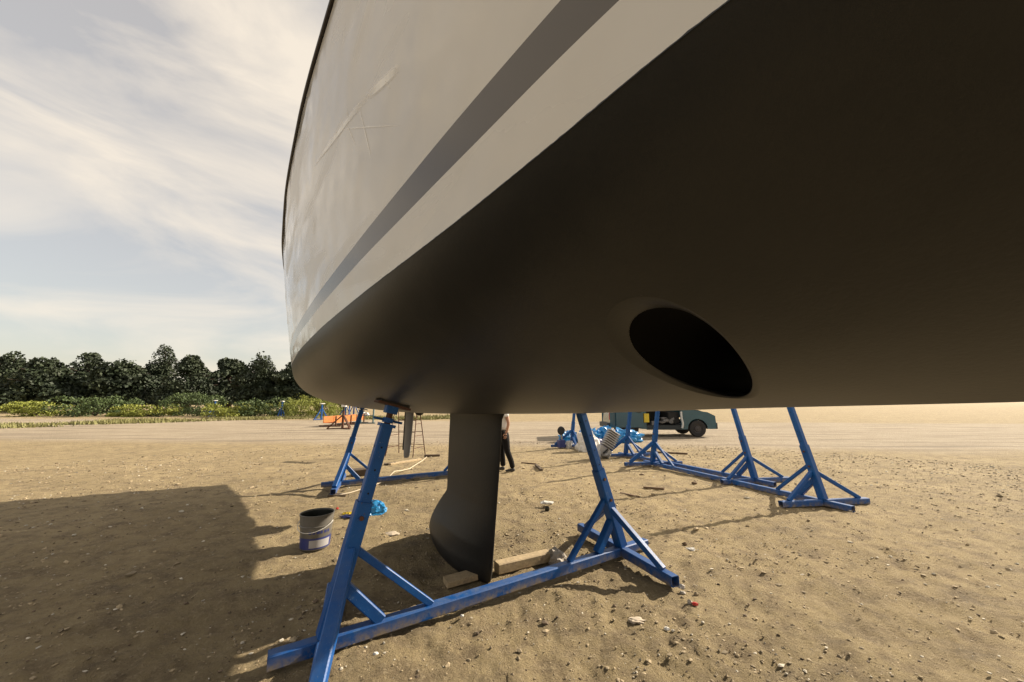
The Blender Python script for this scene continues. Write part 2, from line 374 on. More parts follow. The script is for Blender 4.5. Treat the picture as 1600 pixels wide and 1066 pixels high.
def gravel():
    import bmesh
    bm = bmesh.new(); bmesh.ops.create_icosphere(bm, subdivisions=1, radius=1)
    base = np.array([v.co[:] for v in bm.verts]); faces = np.array([[v.index for v in f.verts] for f in bm.faces]); bm.free()
    N = 72000
    u = rng.random(N); dist = 1.1+15*u**1.1; ang = (rng.random(N)-.5)*R(118)
    x = dist*np.sin(ang); y = dist*np.cos(ang)
    cl = vnoise(x*1.2, y*1.2, 11); keep = rng.random(N) < .25+.9*cl*cl; x = x[keep]; y = y[keep]; dist = dist[keep]; N = len(x)
    size = (.0024+.0066*rng.random(N)**3.4+.012*(rng.random(N) < .012)*rng.random(N))*(1+dist*.085)
    z = relief(x, y)
    V = np.repeat(base[None], N, 0)*(1+.28*rng.standard_normal((N, len(base), 1)))
    sc = np.stack([size*(.8+.8*rng.random(N)), size*(.8+.8*rng.random(N)), size*(.4+.5*rng.random(N))], -1)
    V = V*sc[:, None]; t = rng.random(N)*6.28; c, s_ = np.cos(t)[:, None], np.sin(t)[:, None]
    X = V[..., 0]*c-V[..., 1]*s_+x[:, None]; Y = V[..., 0]*s_+V[..., 1]*c+y[:, None]; Z = V[..., 2]+(z+size*.2)[:, None]
    vs = np.stack([X, Y, Z], -1).reshape(-1, 3); fs = (faces[None]+(np.arange(N)*len(base))[:, None, None]).reshape(-1, 3)
    me = bpy.data.meshes.new('gravel'); me.from_pydata(vs.tolist(), [], fs.tolist())
    k = rng.random(N); col = np.array([.33, .26, .165])[None]*(.55+.85*rng.random(N))[:, None]
    col = np.where((k < .12)[:, None], np.array([.52, .47, .38])[None]*(.7+.5*rng.random(N))[:, None], col)
    col = np.where((k > .88)[:, None], np.array([.12, .085, .055])[None]*(.6+.8*rng.random(N))[:, None], col)
    ca = np.concatenate([np.repeat(col, len(base), 0), np.ones((N*len(base), 1))], 1).astype(np.float32)
    a = me.color_attributes.new('tone', 'FLOAT_COLOR', 'POINT'); a.data.foreach_set('color', ca.ravel())
    me.materials.append(M['gravel']); o = bpy.data.objects.new('gravel', me); COL.objects.link(o)
    tag(o, 'loose small stones and grit scattered over the dry dirt', 'gravel', kind='stuff')
gravel()

# ---------------------------------------------------------------- the yacht
yacht = thing('sailing_yacht', W(3.9, 0, 0), math.atan2(RX.y, RX.x), 'large sailing yacht with black underbody and grey striped white topsides, propped on blue cradles', 'sailing yacht')
KS = [-3.2, -3.05, -2.7, -2, -1, 0,  .3, .76, 1.25, 1.75, 2.74, 4, 5, 6, 7, 8, 9.3]
KB = [.0, .10, .30, .66, 1.04, 1.275, 1.335, 1.41, 1.478, 1.538, 1.622, 1.665, 1.66, 1.62, 1.54, 1.42, 1.24]
ZWS = [-3.2, -.5, .247, .6, 1, 1.8, 2.77, 4.5, 9.3]; ZWV = [2.34, 2.25, 2.196, 2.152, 2.116, 2.082, 2.057, 2.042, 2.06]
ZBS = [-3.2, -2, -.5, 1.06, 1.5, 2, 3.3, 4.3, 5.8, 6.9, 8, 9.3]; ZBV = [2.16, 1.80, 1.63, 1.562, 1.54, 1.519, 1.483, 1.465, 1.482, 1.509, 1.55, 1.64]
def smooth_interp(xs, ys):
    xs = np.array(xs, float); ys = np.array(ys, float); h = np.diff(xs); dl = np.diff(ys)/h; m = np.zeros_like(ys)
    for i in range(1, len(xs)-1):
        if dl[i-1]*dl[i] > 0: m[i] = 2*dl[i-1]*dl[i]/(dl[i-1]+dl[i])
    m[0] = dl[0]; m[-1] = dl[-1]
    def f(x):
        x = min(max(x, xs[0]), xs[-1]); i = min(int(np.searchsorted(xs, x, 'right'))-1, len(xs)-2); t = (x-xs[i])/h[i]
        return float(ys[i]*(2*t**3-3*t*t+1)+h[i]*m[i]*(t**3-2*t*t+t)+ys[i+1]*(-2*t**3+3*t*t)+h[i]*m[i+1]*(t**3-t*t))
    return f
bw = smooth_interp(KS, KB); zw = smooth_interp(ZWS, ZWV); zb = smooth_interp(ZBS, ZBV)
def zsheer(s): return 3.52+.05*((4-s)/7)**2*2
def bsheer(s):
    k = min(1, max(0, (s+3.45)/1.0)); return (bw(s)+.215)*(k**.6) if s < -2.45 else bw(s)+.215
def under(s, t):                # t 0 keel line .. 1 painted waterline
    b, z0, z1 = bw(s), zb(s), zw(s); hh = z1-z0
    k = min(1, max(0, (s+.6)/3.2)); k = k*k*(3-2*k)
    p = [(0, z0), (b*(.26+.32*k), z0+hh*(.20*(1-k))), (b*(.74+.21*k), z0+hh*(.44-.20*k)), (b, z1)]
    q = [(1-t)**3, 3*t*(1-t)**2, 3*t*t*(1-t), t**3]
    return sum(q[i]*p[i][0] for i in range(4)), sum(q[i]*p[i][1] for i in range(4))
def top(s, z):                  # breadth of the topsides at height z
    z0, z1 = zw(s), zsheer(s); t = (z-z0)/(z1-z0); b0, b1 = bw(s), bsheer(s)
    return b0+(b1-b0)*(1.25*t-.25*t*t)
def stations(n): return list(np.linspace(-3.2, 9.3, n))
_XS = [-3.2, -.5, .42, .83, 1.23, 1.82, 2.65, 4.5, 9.3]
z_lo = smooth_interp(_XS, [2.50, 2.39, 2.322, 2.283, 2.254, 2.222, 2.186, 2.168, 2.19])
z_hi = smooth_interp(_XS, [2.66, 2.52, 2.428, 2.390, 2.354, 2.310, 2.272, 2.252, 2.27])
TUN = dict(s=.695, z=1.746, a=.158, b=.097, c=.86, d=-.51)   # mouth of the thruster tunnel
FL = 1.14
def tun_r(s, z):
    x, y = (s-TUN['s'])/FL, (z-TUN['z'])/FL; return math.hypot((x*TUN['c']+y*TUN['d'])/TUN['a'], (-x*TUN['d']+y*TUN['c'])/TUN['b'])
def tun_p(a, f=1.0):
    x, y = f*TUN['a']*math.cos(a), f*TUN['b']*math.sin(a); return TUN['s']+x*TUN['c']-y*TUN['d'], TUN['z']+x*TUN['d']+y*TUN['c']
def skin_part(name, m, rows, parent, sides=(1, -1), n=320, hole=None, smooth=True):
    mb = MB()
    for sd in sides:
        st = stations(n); vs = []; fs = []; nr = rows
        pts = [[f(s) for s in st] for f in nr]
        for i, row in enumerate(pts):
            for j, (u, z) in enumerate(row): vs.append((st[j], sd*u, z))
        ns = len(st)
        vs = [list(v) for v in vs]; drop = set()
        for i in range(len(pts)-1):
            for j in range(ns-1):
                q = (i*ns+j, i*ns+j+1, (i+1)*ns+j+1, (i+1)*ns+j)
                if hole and vs[q[0]][1]*sd > .1 and -.3 < vs[q[0]][0] < 2:
                    ins = [k for k in q if tun_r(vs[k][0], vs[k][2]) < 1]
                    if len(ins) == 4: continue
                    drop.update(ins)
                fs.append(q)
        for k in drop:           # pull the rim of the opening onto the tunnel's circle
            rr = tun_r(vs[k][0], vs[k][2]); ns_, nz_ = TUN['s']+(vs[k][0]-TUN['s'])/rr, TUN['z']+(vs[k][2]-TUN['z'])/rr
            vs[k][0] = ns_; vs[k][2] = nz_; vs[k][1] = sd*u_at(ns_, nz_)
        mb.add([W(*v) for v in vs], fs)
    o = mb.obj(name, m, parent, smooth=smooth, normals=False)
    return o
def u_at(s, z):
    lo, hi = 0., 1.
    for _ in range(30):
        t = (lo+hi)/2
        if under(s, t)[1] < z: lo = t
        else: hi = t
    return under(s, (lo+hi)/2)[0]
#TUNNEL-FIT
rows = [(lambda s, t=t: under(s, t)) for t in list(np.linspace(0, 1, 70))]
skin_part('underbody', 'anti', rows, yacht, hole=True, n=420)
def rowz(fz0, fz1, k, n): return lambda s: ((lambda z: (top(s, z), z))(fz0(s)+(fz1(s)-fz0(s))*k/n))
skin_part('lower_topside', 'topside', [rowz(lambda s: zw(s)+.0, z_lo, k, 5) for k in range(6)], yacht)
skin_part('hull_stripe', 'stripe', [rowz(z_lo, z_hi, k, 3) for k in range(4)], yacht)
skin_part('topside', 'topside', [rowz(z_hi, zsheer, k, 16) for k in range(17)], yacht)
# bulwark, rub rail, deck, transom
for sd in (1, -1):
    st = stations(120); mb = MB()
    mb.tube([W(s, sd*(bsheer(s)+.008), zsheer(s)+.012) for s in st], .011, 8).obj('rub_rail', 'rail', yacht, smooth=True)
skin_part('bulwark', 'topside', [lambda s: (bsheer(s)-.004, zsheer(s)+.012), lambda s: (bsheer(s)-.01, zsheer(s)+.16), lambda s: (max(bsheer(s)-.06, 0), zsheer(s)+.165), lambda s: (max(bsheer(s)-.06, 0), zsheer(s)+.05), lambda s: (0, zsheer(s)+.09)], yacht, n=120, smooth=40)
mb = MB(); s9 = 9.3; prof = [under(s9, t) for t in np.linspace(0, 1, 20)]+[(top(s9, z), z) for z in np.linspace(zw(s9), zsheer(s9), 8)[1:]]+[(bsheer(s9)-.01, zsheer(s9)+.16)]
loop = [W(s9, u, z) for u, z in prof]+[W(s9, -u, z) for u, z in prof[::-1]][:-1]
mb.add(loop, [tuple(range(len(loop)))]).obj('transom', 'topside', yacht)

# thruster tunnel
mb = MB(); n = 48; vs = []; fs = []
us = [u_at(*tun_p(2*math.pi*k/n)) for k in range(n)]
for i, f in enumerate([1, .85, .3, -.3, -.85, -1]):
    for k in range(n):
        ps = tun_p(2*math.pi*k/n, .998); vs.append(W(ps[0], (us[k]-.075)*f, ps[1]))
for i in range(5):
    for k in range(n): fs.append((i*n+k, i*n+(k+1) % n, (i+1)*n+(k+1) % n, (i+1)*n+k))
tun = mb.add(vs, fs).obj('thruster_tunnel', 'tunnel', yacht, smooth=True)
for sg in (1, -1):
    lv = []; NR = 9
    for k in range(n): ps = tun_p(2*math.pi*k/n, FL*1.04); lv.append(W(ps[0], sg*(u_at(*ps)-.006), ps[1]))
    for j in range(NR):
        t = j/(NR-1)*math.pi/2; f = 1+(FL-1)*(1-math.sin(t)); dd = .075*(1-math.cos(t))
        for k in range(n):
            ps = tun_p(2*math.pi*k/n, f); lv.append(W(ps[0], sg*(max(u_at(*ps), us[k]-.02)*(1-j/(NR-1))+us[k]*(j/(NR-1))-dd), ps[1]))
    MB().add(lv, [(j*n+k, j*n+(k+1) % n, (j+1)*n+(k+1) % n, (j+1)*n+k) for j in range(NR) for k in range(n)]).obj('tunnel_lip', 'anti', tun, smooth=True)
hb = MB().lathe((0, 0, 0), [(0, -.10), (.028, -.08), (.035, 0), (.028, .08), (0, .10)], 16, 'X')
for sd in (1, -1):
    el = MB(); st = stations(1400); vs = []
    for s_ in st:
        w_ = .0004+.0016*max(0, noise.noise(Vector((s_*14, sd, 0)))+.2)+.0012*noise.noise(Vector((s_*60, sd, 5)))
        for dz in (-.002, max(w_, -.001)): vs.append(W(s_, sd*(top(s_, zw(s_)+dz)+.0008), zw(s_)+dz))
    el.add(vs, [(2*k, 2*k+1, 2*k+3, 2*k+2) for k in range(len(st)-1)]).obj('paint_edge', 'anti', yacht)
hub = MB(); q = Matrix.Rotation(math.atan2(RX.y, RX.x), 3, 'Z')
hub.add([W(TUN['s'], 0, TUN['z'])+q@v for v in hb.v], hb.f); hub.bar(W(TUN['s'], 0, TUN['z']), W(TUN['s'], 0, TUN['z']+.11), .05, .02)
hub.obj('thruster_gearbox', 'black', tun, smooth=40)
for k in range(4):
    a = k*math.pi/2+.4; b_ = MB(); c = Vector((TUN['s'], .09, TUN['z']))
    pts = []
    for rr, wd in ((.03, .02), (.08, .035), (.098, .025)):
        for sg in (-1, 1):
            aa = a+sg*wd/rr*.6; pts.append((TUN['s']+rr*math.cos(aa), .09+sg*.012, TUN['z']+rr*math.sin(aa)))
    b_.add([W(*p) for p in pts]+[W(p[0], p[1]+.005, p[2]) for p in pts], [(0, 1, 3, 2), (2, 3, 5, 4), (7, 6, 8, 9), (9, 8, 10, 11), (0, 2, 8, 6), (2, 4, 10, 8), (1, 7, 9, 3), (3, 9, 11, 5), (4, 5, 11, 10), (0, 6, 7, 1)]).obj('propeller_blade', 'black', tun)

# keel: fin lofted into a bulb
KZ = [(1.56, 2.86, 4.42, .17), (1.50, 2.98, 4.27, .105), (1.44, 3.035, 4.235, .085), (1.2, 3.055, 4.25, .08), (.9, 3.09, 4.26, .08), (.60, 3.13, 4.27, .08), (.56, 3.135, 4.30, .083), (.50, 3.145, 4.38, .09), (.38, 3.16, 4.53, .11), (.26, 3.18, 4.66, .135), (.14, 3.20, 4.76, .16), (.06, 3.215, 4.79, .18), (.0, 3.23, 4.74, .185), (-.03, 3.24, 4.66, .18), (-.045, 3.25, 4.60, .17)]
def keel():
    zs = [k[0] for k in KZ][::-1]; f = [smooth_interp(zs, [k[i] for k in KZ][::-1]) for i in (1, 2, 3)]
    zz = list(np.linspace(1.56, .62, 24))+list(np.linspace(.60, -.045, 36)); n = 40; vs = []; fs = []
    for z in zz:
        le, te, th = f[0](z), f[1](z), f[2](z)
        bulb = min(1, max(0, (.6-z)/.35))
        for k in range(2*n):
            a = math.pi*k/n; xx = (1-math.cos(a))/2
            y = 5*.2*(.2969*math.sqrt(xx)-.126*xx-.3516*xx*xx+.2843*xx**3-.1036*xx**4)*5*th*1.0
            y2 = th*(math.sin(math.pi*min(1, xx**.85)))**.75 if 0 < xx < 1 else 0
            yy = y*(1-bulb*.8)+y2*bulb*.8
            vs.append((le+(te-le)*xx, yy if k < n else -yy, z))
    N = 2*n
    for i in range(len(zz)-1):
        for k in range(N): fs.append((i*N+k, i*N+(k+1) % N, (i+1)*N+(k+1) % N, (i+1)*N+k))
    fs.append(tuple(range((len(zz)-1)*N, len(zz)*N)))
    MB().add([W(*v) for v in vs], fs).obj('keel', 'keelpaint', yacht, smooth=50)
keel()
# rudder blade and the small dome beside it
def rudder():
    vs = []; fs = []; zz = list(np.linspace(1.55, .86, 14))+[.82, .79, .77, .762]; n = 12
    for z in zz:
        t = (1.55-z)/.79; c = .36-.07*t; 
        if z < .86: c *= math.sqrt(max(.05, 1-((.86-z)/.102)**2))
        s0 = 5.78+.02*t; th = .045-.012*t
        for k in range(2*n):
            a = math.pi*k/n; xx = (1-math.cos(a))/2; y = th*math.sin(math.pi*xx**.8)**.8 if 0 < xx < 1 else 0
            vs.append((s0-c/2+c*xx, (y if k < n else -y)+.02*t, z))
    N = 2*n
    for i in range(len(zz)-1):
        for k in range(N): fs.append((i*N+k, i*N+(k+1) % N, (i+1)*N+(k+1) % N, (i+1)*N+k))
    fs.append(tuple(range((len(zz)-1)*N, len(zz)*N)))
    r_ = MB().add([W(*v) for v in vs], fs).obj('rudder', 'grey', yacht, smooth=50); r_['label'] = 'grey blade hanging under the hull aft of the keel'
    MB().bar(W(5.972, .0, 1.52), W(5.955, .02, .86), .026, .026).obj('trailing_edge', 'black', r_)
    MB().lathe(W(5.42, -.03, 1.49), [(.075, 0), (.07, -.04), (.05, -.075), (.02, -.09), (0, -.092)], 20).obj('depth_sounder', 'black', yacht, smooth=True)
rudder()
# reflection streaks painted as pale strips on the topsides, laid on the gelcoat
def reflection_streak(p0, p1, w0, w1, n=10):
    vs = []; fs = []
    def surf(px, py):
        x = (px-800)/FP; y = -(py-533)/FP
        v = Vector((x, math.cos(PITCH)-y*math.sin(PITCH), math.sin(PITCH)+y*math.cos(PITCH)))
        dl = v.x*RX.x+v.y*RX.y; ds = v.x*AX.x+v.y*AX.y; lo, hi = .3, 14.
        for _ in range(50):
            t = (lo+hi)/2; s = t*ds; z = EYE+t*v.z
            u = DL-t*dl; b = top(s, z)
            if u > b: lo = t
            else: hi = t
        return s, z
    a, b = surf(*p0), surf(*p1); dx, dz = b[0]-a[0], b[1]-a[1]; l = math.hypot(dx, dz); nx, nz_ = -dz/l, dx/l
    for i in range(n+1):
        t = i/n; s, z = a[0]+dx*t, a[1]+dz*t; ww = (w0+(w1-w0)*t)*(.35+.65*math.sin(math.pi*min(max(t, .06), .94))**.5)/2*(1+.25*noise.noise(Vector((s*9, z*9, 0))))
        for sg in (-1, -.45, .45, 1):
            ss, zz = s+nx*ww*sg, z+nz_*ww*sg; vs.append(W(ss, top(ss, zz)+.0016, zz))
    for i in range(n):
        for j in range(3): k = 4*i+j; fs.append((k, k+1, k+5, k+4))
    o = MB().add(vs, fs).obj('painted_reflection', 'reflection_streak', yacht, smooth=True)
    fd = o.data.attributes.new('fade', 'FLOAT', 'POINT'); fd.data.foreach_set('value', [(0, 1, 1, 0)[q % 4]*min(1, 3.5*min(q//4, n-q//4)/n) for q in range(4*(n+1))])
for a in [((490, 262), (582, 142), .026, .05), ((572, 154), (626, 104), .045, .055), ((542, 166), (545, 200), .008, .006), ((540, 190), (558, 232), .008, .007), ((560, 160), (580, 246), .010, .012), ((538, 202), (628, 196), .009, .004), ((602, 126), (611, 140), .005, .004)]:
    reflection_streak(*a)

# ---------------------------------------------------------------- cradles
def make_cradle(label, top_l, top_r, grp='blue steel boat cradles', H=1.41, ends=(-1, 1)):
    c = thing('boat_cradle', (0, 0, 0), 0, label, 'boat cradle', grp)
    def P(name, m='blue'):
        return MB(False), name, m
    tw = .0875
    MB(False).bar((-H-.31, 0, .055), (H+.39 if 1 in ends else -H+1.1, 0, .055), tw, tw, hollow=True).obj('beam', 'blue', c)
    for sd, tp in ((-1, top_l), (1, top_r)):
        if sd not in ends: continue
        bx = sd*H; base = Vector((bx, 0, .1)); topv = Vector((sd*tp[0], 0, tp[1]))
        dirv = (topv-base).normalized()
        f0 = Vector((bx-.15, -.73, .055)); f1 = Vector((bx+.15, .78, .055)); fd = (f1-f0).normalized()
        m0 = Vector((bx, 0, .055))-fd*.050; m1 = Vector((bx, 0, .055))+fd*.050
        MB(False).bar(f0, m0, tw, tw, hollow=True).obj('foot', 'blue', c)
        MB(False).bar(m1, f1, tw, tw, hollow=True).obj('foot', 'blue', c)
        zo = .90; po = base+dirv*((zo-.1)/dirv.z)
        MB(False).bar(base, po, .105, .105, up=(0, 1, 0), hollow=True).obj('post', 'blue', c)
        jl = tp[3] if len(tp) > 3 else 1.0; tubetop = base+dirv*((tp[1]-.17*jl-.1)/dirv.z)
        inner = MB(False).bar(po-dirv*.15, tubetop, .083, .083, up=(0, 1, 0)).obj('inner_tube', 'blue', c)
        hb = MB(False); k = po+dirv*.06
        nrm = dirv.cross(Vector((0, 1, 0))).normalized()
        while (k-tubetop).dot(dirv) < -.04:
            for fdv in (Vector((0, -1, 0)), nrm):
                cen = k+fdv*.0422; hb.tube([cen-fdv*.004, cen+fdv*.001], .0068, 10)
            k = k+dirv*.16
        hb.obj('pin_holes', 'hole', inner)['kind'] = 'stuff'
        for t in (.10, .33):
            q = po-dirv*t; MB(False).tube([q-Vector((0, .0535, 0)), q-Vector((0, .066, 0))], .016, 6).obj('bolt', 'rust', c)
        # screw jack
        MB(False).bar(tubetop-dirv*.0, tubetop+dirv*.022, .115, .115, up=(0, 1, 0)).obj('collar', 'blue', c)
        MB(False).tube([tubetop+dirv*.02, tubetop+dirv*.115*jl], .024, 12).obj('jack_screw', 'rust', c, smooth=40)
        hd = MB(False); hc = tubetop+dirv*.048*jl
        hd.tube([hc-nrm*.11, hc+nrm*.11], [.009, .009], 8); hd.tube([hc-Vector((0, .10, 0)), hc+Vector((0, .10, 0))], .009, 8); hd.tube([hc-dirv*.018, hc+dirv*.018], .042, 8)
        hd.obj('jack_handle', 'blue', c, smooth=40)
        MB(False).bar(tubetop+dirv*.10*jl, tubetop+dirv*.155*jl, .09, .09, up=(0, 1, 0)).obj('head_block', 'blue', c)
        # pad following the hull
        if len(tp) > 2:
            sl = tp[2]; xd = Vector((sd, 0, sl)).normalized(); n_ = Vector((-xd.z, 0, xd.x)) if xd.x > 0 else Vector((xd.z, 0, -xd.x))
            n_ = n_ if n_.z > 0 else -n_; pc = tubetop+dirv*.155*jl
            rot = Matrix((xd, n_.cross(xd), n_)).transposed()
            MB(False).box(pc+n_*.008, (.25, .15, .016), rot).obj('pad_board', 'padwood', c)
            MB(False).box(pc+n_*.024, (.22, .16, .014), rot).obj('pad_rubber', 'black', c)
        # braces
        def onpost(z): return base+dirv*((z-.1)/dirv.z)
        inn = Vector((-sd, 0, 0))
        def br(z, foot, w):
            a = onpost(z); v = (Vector(foot)-a).normalized(); a = a+v*.045
            MB(False).bar(a, Vector(foot), w, w, up=(0, 0, 1)).obj('brace', 'blue', c)
        br(.62, (bx+inn.x*.72, 0, .10), .048)
        br(.40, (bx+inn.x*.35, 0, .10), .075)
        br(.52 if sd > 0 else .62, f0+fd*.14+Vector((0, 0, .045)), .055 if sd > 0 else .08)
        br(.52, f1-fd*.14+Vector((0, 0, .045)), .055)
    return c
cr = make_cradle('blue cradle under the near hull, its beam crossing in front of the keel', (1.05, 1.585, .28), (.86, 1.575, .26, .28))
cr.location = W(2.92, 0, 0); cr.rotation_euler.z = TH
cr2 = copy_tree(cr); cr2.location = W(8.0, -.83, 0); cr2.rotation_euler.z = TH-R(4)
cr2['label'] = 'blue cradle further back under the stern, partly behind the near post'
free = make_cradle('blue empty cradle in front of the van, right of the others', (1.55, 1.80), (1.55, 1.80), H=1.95)
def place_free(o, p_base, p_dir, sd=-1):      # p_base: ground under its visible post; p_dir: point along its beam
    b = at(*p_base); q = at(*p_dir); dv = (q-b); a = math.atan2(dv.y, dv.x)
    o.rotation_euler.z = a; o.location = Vector((b.x, b.y, 0))+Vector((math.cos(a), math.sin(a), 0))*1.95
place_free(free, (1020, 728), (1105, 748))
ra = free.rotation_euler.z
fr2 = copy_tree(free); b_ = at(978, 714); fr2.rotation_euler.z = ra+R(3); fr2.location = Vector((b_.x, b_.y, 0))+Vector((math.cos(ra+R(3)), math.sin(ra+R(3)), 0))*1.95; fr2['label'] = 'blue empty cradle with a silver ribbed engine part leaning on it'
fr3 = make_cradle('blue empty cradle heaped with blue plastic, leftmost in front of the van', (1.55, 1.80), (1.55, 1.80), H=1.95, ends=(-1,))
b_ = at(893, 699); fr3.rotation_euler.z = ra; fr3.location = Vector((b_.x, b_.y, 0))+Vector((math.cos(ra), math.sin(ra), 0))*1.95

# ---------------------------------------------------------------- small things
def on(px, py, dz=0.0):
    p = at(px, py, 0); p.z = gz(p.x, p.y)+dz; return p
def mesh_thing(mb, name, m, label, cat, group=None, smooth=None, base=None):
    """one thing that is one mesh: its origin moves to its base"""
    base = Vector(base) if base is not None else Vector((sum(v.x for v in mb.v)/len(mb.v), sum(v.y for v in mb.v)/len(mb.v), min(v.z for v in mb.v)))
    mb.v = [v-base for v in mb.v]; o = mb.obj(name, m, None, smooth); o.location = base
    return tag(o, label, cat, group)

# paint bucket
def bucket():
    b = on(492, 852); r0, r1, h = .150, .176, .37
    t = thing('paint_bucket', b, .5, 'grey plastic paint bucket with blue band, black paint inside, left of the near post', 'bucket')
    def rr(z): return r0+(r1-r0)*z/h
    MB(False).lathe((0, 0, 0), [(0, .004), (r0-.004, .004), (r0, .01), (rr(.24), .24), (rr(.24)+.006, .243), (rr(.25)+.006, .252), (rr(.26), .256), (rr(.35), .35), (r1+.004, .352), (r1+.005, .37), (r1-.004, .37), (r1-.005, .355)], 48).obj('bucket_body', 'bucket', t, smooth=40)
    MB(False).lathe((0, 0, 0), [(rr(.02)+.001, .02), (rr(.135)+.0012, .135)], 48).obj('blue_band', 'navy', t, smooth=True)
    MB(False).lathe((0, 0, 0), [(rr(.035)+.002, .035), (rr(.115)+.0022, .115)], 20, a0=R(-115), a1=R(-32)).obj('label', 'label', t, smooth=True)
    lt = MB(False)
    for k, (wd, g) in enumerate([(5, 1), (4, 1), (6, 1), (3, 1), (5, 1), (4, 1)]):
        a0 = R(-118+14*k); lt.lathe((0, 0, 0), [(rr(.185)+.0012, .178), (rr(.205)+.0012, .207)], 4, a0=a0, a1=a0+R(wd+5))
    pr = lt.obj('printed_marks', 'navy', t); pr['kind'] = 'stuff'
    MB(False).lathe((0, 0, 0), [(0, .16), (rr(.16)-.0065, .16), (rr(.353)-.0055, .353)], 40).obj('black_paint', 'tar', t)
    pts = [Vector((math.cos(a)*(r1+.012), math.sin(a)*.03-(.015), .29-.10*math.sin(a))) for a in np.linspace(0, math.pi, 16)]
    pts = [rotz(R(-30))@Vector((p.x, -abs(math.sin(a))*(r1+.02), .288-.085*math.sin(a))) for p, a in zip(pts, np.linspace(0, math.pi, 16))]
    MB(False).tube(pts, .0035, 6).obj('wire_handle', 'white', t, smooth=True)
bucket()

def crumple(name, c, size, m, label, cat, seed, amp=.45, freq=2.2, sub=4, rz=0, sharp=28, group=None):
    mb = MB(); base = Vector(c); import bmesh
    bm = bmesh.new(); bmesh.ops.create_icosphere(bm, subdivisions=sub, radius=1); vs = []
    for v in bm.verts:
        q = v.co.copy(); o_ = Vector((seed*5.1, seed*2.7, seed*1.3))
        k = 1+amp*(abs(noise.noise(q*freq+o_))*2-.4)+amp*.45*(abs(noise.noise(q*freq*2.6+o_))*2-.4)+amp*.2*(abs(noise.noise(q*freq*6+o_))*2-.4)
        q = q*k; q = rotz(rz)@Vector((q.x*size[0], q.y*size[1], (q.z+.35)*size[2]))
        if q.z < 0: q.z *= .06
        vs.append(base+q)
    fs = [tuple(x.index for x in f.verts) for f in bm.faces]; bm.free(); mb.add(vs, fs)
    return mesh_thing(mb, name, m, label, cat, group, smooth=sharp, base=c)
p = on(583, 802); crumple('plastic_bag', p, (.19, .13, .13), 'bag', 'crumpled light blue plastic bag on the dirt right behind the near post', 'plastic bag', 3, amp=.22, freq=1.8, rz=.3, sharp=22)
p = on(543, 803); crumple('yellow_glove', p, (.075, .045, .035), 'yellow', 'crumpled yellow glove on the dirt left of the near post', 'glove', 5, amp=.5, freq=3, sub=3)
p = on(527, 795); crumple('red_scrap', p, (.022, .02, .02), 'red', 'small red plastic scrap beside the paint bucket', 'plastic scrap', 6, sub=2)
p = on(548, 808); crumple('blue_rag', p, (.12, .05, .018), 'navy', 'flat dark blue rag under the yellow glove', 'rag', 8, amp=.6, sub=3)

def plank(name, a, b, w_, h_, m, label, cat='plank', lift=0, group=None):
    a = Vector(a); b = Vector(b); up = Vector((0, 0, 1)); a.z += h_/2+lift; b.z += h_/2+lift
    mb = MB(); c = (a+b)/2; n_ = 8; d_ = (b-a).normalized(); L_ = (b-a).length
    mb.bar(a, b, w_, h_); return mesh_thing(mb, name, m, label, cat, group, base=(c.x, c.y, c.z-h_/2))
plank('timber_block', on(776, 889), on(858, 869), .11, .095, 'plank', 'pale squared timber on the dirt right of the keel foot', 'timber', lift=.012)
plank('timber_block', on(696, 905), on(752, 893), .15, .05, 'plank', 'flat timber under the tip of the keel', 'timber', lift=.01)
plank('wooden_plank', on(609, 726), on(657, 717), .10, .045, 'plank', 'long yellowish plank lying beyond the blue beam, left of the keel', 'plank')
plank('wooden_plank', on(600, 725), on(618, 724), .16, .05, 'darkwood', 'short dark board end butting against the yellowish plank', 'plank', lift=-.01)
plank('wooden_plank', on(663, 713), on(687, 712), .09, .07, 'darkwood', 'short dark plank nearest the keel on its left', 'plank')
plank('timber_block', on(548, 742), on(574, 740), .28, .14, 'darkwood', 'thick dark wood block beside the rear cradle post', 'timber')
plank('timber_block', on(513, 772), on(541, 770), .18, .045, 'darkwood', 'dark wooden pad under the rear cradle foot', 'timber', lift=-.02)
plank('metal_bar', on(995, 706), on(1074, 709), .07, .05, 'twig', 'long rusty bar lying between the empty cradles and the van', 'bar')
plank('stick', on(1006, 761), on(1038, 766), .05, .035, 'twig', 'straight brown stick on the dirt, the further of two right of the cradle', 'stick')
plank('stick', on(970, 769), on(998, 776), .05, .03, 'twig', 'brown stick on the dirt, the nearer of two right of the cradle', 'stick')
plank('stick', on(815, 723), on(838, 725), .04, .03, 'twig', 'thin dark twig on the dirt right of the standing man', 'stick')
plank('stick', on(838, 728), on(846, 735), .07, .05, 'darkwood', 'stubby dark offcut at the end of the thin twig', 'offcut')

def rock(p, size, label, seed, m='rock', cat='rock', name='rock', n=2, amp=.5):
    mb = MB().blob(Vector(p)+Vector((0, 0, size[2]*.55)), size, n, amp, 1.7, seed)
    return mesh_thing(mb, name, m, label, cat, smooth=None, base=p)
rock(on(871, 872), (.10, .085, .085), 'fist sized broken concrete lump at the end of the squared timber', 4, n=3, amp=.55)
rock(on(867, 879), (.03, .02, .012), 'pale stone chip in front of the concrete lump', 5, 'white')
rock(on(1064, 912), (.034, .03, .028), 'round grey stone off the end of the cradle foot', 6)
rock(on(1066, 923), (.026, .022, .012), 'small flat grey stone just below the round stone', 7)
rock(on(1078, 940), (.02, .018, .018), 'grey pebble touching the red scrap', 8)
p = on(1086, 943); crumple('red_scrap', p, (.026, .018, .016), 'red', 'red plastic scrap at the right on the dirt', 'plastic scrap', 9, sub=2)
rock(on(1080, 856), (.045, .03, .015), 'flat whitish stone on the dirt right of the cradle foot', 10, 'white')
